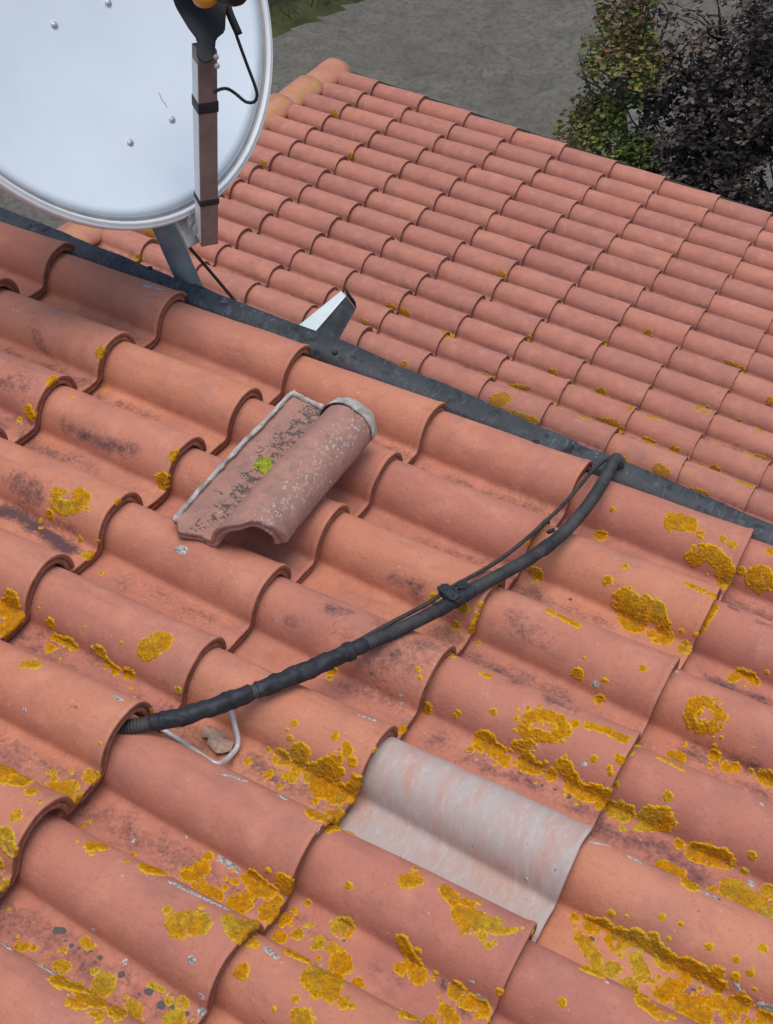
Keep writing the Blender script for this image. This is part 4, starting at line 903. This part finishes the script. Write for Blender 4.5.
# ------------------------------------------------------------------ corrugated conduit, taped cable, hook, leaf
NCB = 0.101
cpx = [(122, 729, .060), (140, 725, .075), (180, 717, .090), (215, 706, NCB), (250, 693, NCB), (300, 673, NCB), (350, 651, NCB), (400, 629, NCB - .002), (440, 609, NCB), (470, 591, NCB), (500, 575, NCB), (530, 558, NCB), (560, 536, NCB), (585, 509, .103), (603, 482, .104), (614, 461, .098)]
cp = [pl(*p) for p in cpx]; end = cp[-1]; cp += [end + [0.005, 0.022, -0.012], end + [0.005, 0.032, -0.06], end + [0.004, 0.034, -0.16]]
CP, ct = resample(catmull(cp, 0.01), 0.0012)
CPw = (MW @ CP.T).T
cond = empty('cable_conduit', tuple(w(pl(250, 700, 0.085))), 'black corrugated conduit wrapped in tape lying over the tile rolls', 'conduit')
rad = 0.0124 + 0.0011 * np.sign(np.sin(ct * 2 * math.pi / 0.0056)) * np.abs(np.sin(ct * 2 * math.pi / 0.0056)) ** 0.5
M_cond = simple('conduit_plastic', (0.030, 0.031, 0.033), (0.065, 0.066, 0.068), 25, 0.6, 0.4, bump=0.15, r2=0.75)
V, Fq = tube_vf(CPw, rad, 16); worldmesh('corrugated_tube', V, fix_quads(Fq), M_cond, cond, True)
pxl = np.array([[386.5 + F * (RC @ (p - CAM))[0] / (RC @ (p - CAM))[2]] for p in CP])[:, 0]
def wrap(x0, x1, g, seed, wob=0.0012):
    m = np.where((pxl >= x0) & (pxl <= x1) & (np.arange(len(pxl)) < len(pxl) - 60))[0]; Q = CPw[m[0]:m[-1] + 1:2]; n = len(Q); k = 18; a = np.arange(k)
    S = np.stack(np.meshgrid(np.arange(n) * 0.0024, a * 0.02, indexing='ij') + [np.full((n, k), seed * 1.0)], -1)
    sp = np.arange(n)[:, None] * 0.0024 / 0.019 + a[None] / k
    r = g + wob * fbm(S, 55, 2, 2) + 0.0006 * (sp % 1.0); tp = np.minimum(np.arange(n), np.arange(n)[::-1]); r = r - 0.0012 * np.exp(-tp / 1.5)[:, None]
    V, Fq = tube_vf(Q, r, k); worldmesh('tape_wrap', V, fix_quads(Fq), M_tape, cond, True)
wrap(160, 251, 0.0150, 1, .0026); wrap(256, 350, 0.0154, 2, .0026); wrap(345, 353, 0.0178, 3); wrap(353, 366, 0.0142, 4); wrap(436, 449, 0.0147, 5); wrap(452, 472, 0.0155, 6); wrap(541, 551, 0.0150, 7); wrap(150, 162, .0145, 8)
kn = w(pl(449, 593, NCB + 0.014)); bm = bmesh.new(); bmesh.ops.create_icosphere(bm, subdivisions=4, radius=1.0)
for v in bm.verts:
    p = np.array(v.co); g = 1 + 0.22 * noise(p[None] * 1.0 + 3, 2.2, 1)[0] + 0.12 * noise(p[None] + 8, 5.0, 2)[0]; p = np.sign(p) * np.abs(p) ** 0.75 * g
    v.co = Vector(MW @ (np.array([0.024, -0.008, 0.0]) * p[0] + np.array([0.004, 0.014, 0.0]) * p[1] + np.array([0, 0, 0.009]) * p[2]))
me = bpy.data.meshes.new('tape_knot'); bm.to_mesh(me); bm.free(); me.materials.append(M_tape)
for p in me.polygons: p.use_smooth = True
link('tape_knot', me, cond, Matrix.Translation(kn))
bevel_box('tape_tail', w(pl(462, 585, NCB + 0.016)), MW @ np.array([0.008, 0.006, 0.0]), MW @ np.array([-0.004, 0.010, 0.0]), MW @ np.array([0, 0, 0.0025]), M_tape, cond, 0.001, 2)
bevel_box('tie_tail', w(pl(551, 531, NCB + 0.016)), MW @ np.array([0.004, 0.008, 0.0]), MW @ np.array([0.003, -0.002, 0.0]), MW @ np.array([0, 0, 0.003]), M_black, cond, 0.001, 2)
tpx = [(614, 458, .094), (607, 459, .100), (594, 469, .099), (578, 488, .097), (560, 508, .095), (545, 522, .094), (525, 540, .094), (505, 556, .095), (485, 569, .098), (465, 580, .104), (447, 590, .108), (430, 602, .106), (410, 613, .106), (385, 626, .106), (360, 640, .107), (345, 648, .106)]
tp_ = [pl(*p) for p in tpx]; tp_ = [tp_[0] + [0, 0.03, -0.10], tp_[0] + [0, 0.024, -0.02]] + tp_
M_thin = simple('brown_cable', (0.030, 0.024, 0.022), (0.055, 0.045, 0.040), 40, 0.55, 0.4)
o = tube('thin_cable', (MW @ catmull(tp_, .006).T).T, 0.0044, M_thin, None, 10)
tag(o, 'thin dark cable taped alongside the black corrugated conduit', 'cable')
# hook
hk = []
for (x, y, dn_) in ((150, 722, .010), (171, 735, .012), (192, 749, .010), (210, 761, .010), (218, 764, .010), (227, 759, .011), (236, 749, .013), (238, 740, .016), (235, 726, .022), (231, 710, .030)):
    h = BVH1.ray_cast(Vector(CAM), Vector(ray(x, y))); p = np.array(h[0]); hk.append(p[2] + dn_)
hk = np.convolve(np.r_[hk[0], hk, hk[-1]], [0.25, 0.5, 0.25], 'valid')
hp = [pl(x, y, n) for (x, y), n in zip(((150, 722), (171, 735), (192, 749), (210, 761), (218, 764), (227, 759), (236, 749), (238, 740), (235, 726), (231, 710)), hk)]
o = tube('wire_hook', (MW @ catmull(hp, .004).T).T, 0.0049, simple('dull_zinc', (0.50, 0.50, 0.49), (0.62, 0.62, 0.61), 70, 0.5, 0.5, 0.15), None, 12); tag(o, 'bent galvanised wire hook holding the end of the black conduit', 'wire hook')
# dry leaf
lp = [(203, 727), (210, 724), (216, 730), (224, 733), (228, 740), (234, 743), (231, 750), (222, 752), (217, 755), (213, 748), (207, 744), (208, 738), (202, 735)]
lc_ = np.array([pl(x, y, height(*pl(x, y, 0.02)[:2]) + 0.012) for x, y in lp]); mid = lc_.mean(0); LV = [mid + [0, 0, 0.006]]; n_ = len(lp)
lc_[:, 2] = np.convolve(np.r_[lc_[-1:, 2], lc_[:, 2], lc_[:1, 2]], [.3, .4, .3], 'valid')
inn = mid + (lc_ - mid) * 0.5; inn[:, 2] += 0.006 * np.sin(np.arange(n_) * 2.1); lc_[:, 2] += 0.007 * np.cos(np.arange(n_) * 2.4)
LV = np.vstack([mid + [0, 0, 0.004], inn, lc_]); LF = []
for k in range(n_): k2 = (k + 1) % n_; LF += [(0, 1 + k, 1 + k2), (1 + k, 1 + n_ + k, 1 + n_ + k2), (1 + k, 1 + n_ + k2, 1 + k2)]
LV2 = np.vstack([LV, LV - [0, 0, 0.0008]]); LF = np.array(LF); b = len(LV)
o = worldmesh('dry_leaf', (MW @ LV2.T).T, np.vstack([LF, LF[:, ::-1] + b, [(1 + n_ + k, b + 1 + n_ + k, b + 1 + n_ + (k + 1) % n_) for k in range(n_)], [(1 + n_ + k, b + 1 + n_ + (k + 1) % n_, 1 + n_ + (k + 1) % n_) for k in range(n_)]]),
              simple('dead_leaf', (0.42, 0.27, 0.19), (0.56, 0.40, 0.30), 90, 0.85, 0.2, bump=0.4), None, True)
tag(o, 'dry brown leaf caught inside the wire hook', 'leaf')
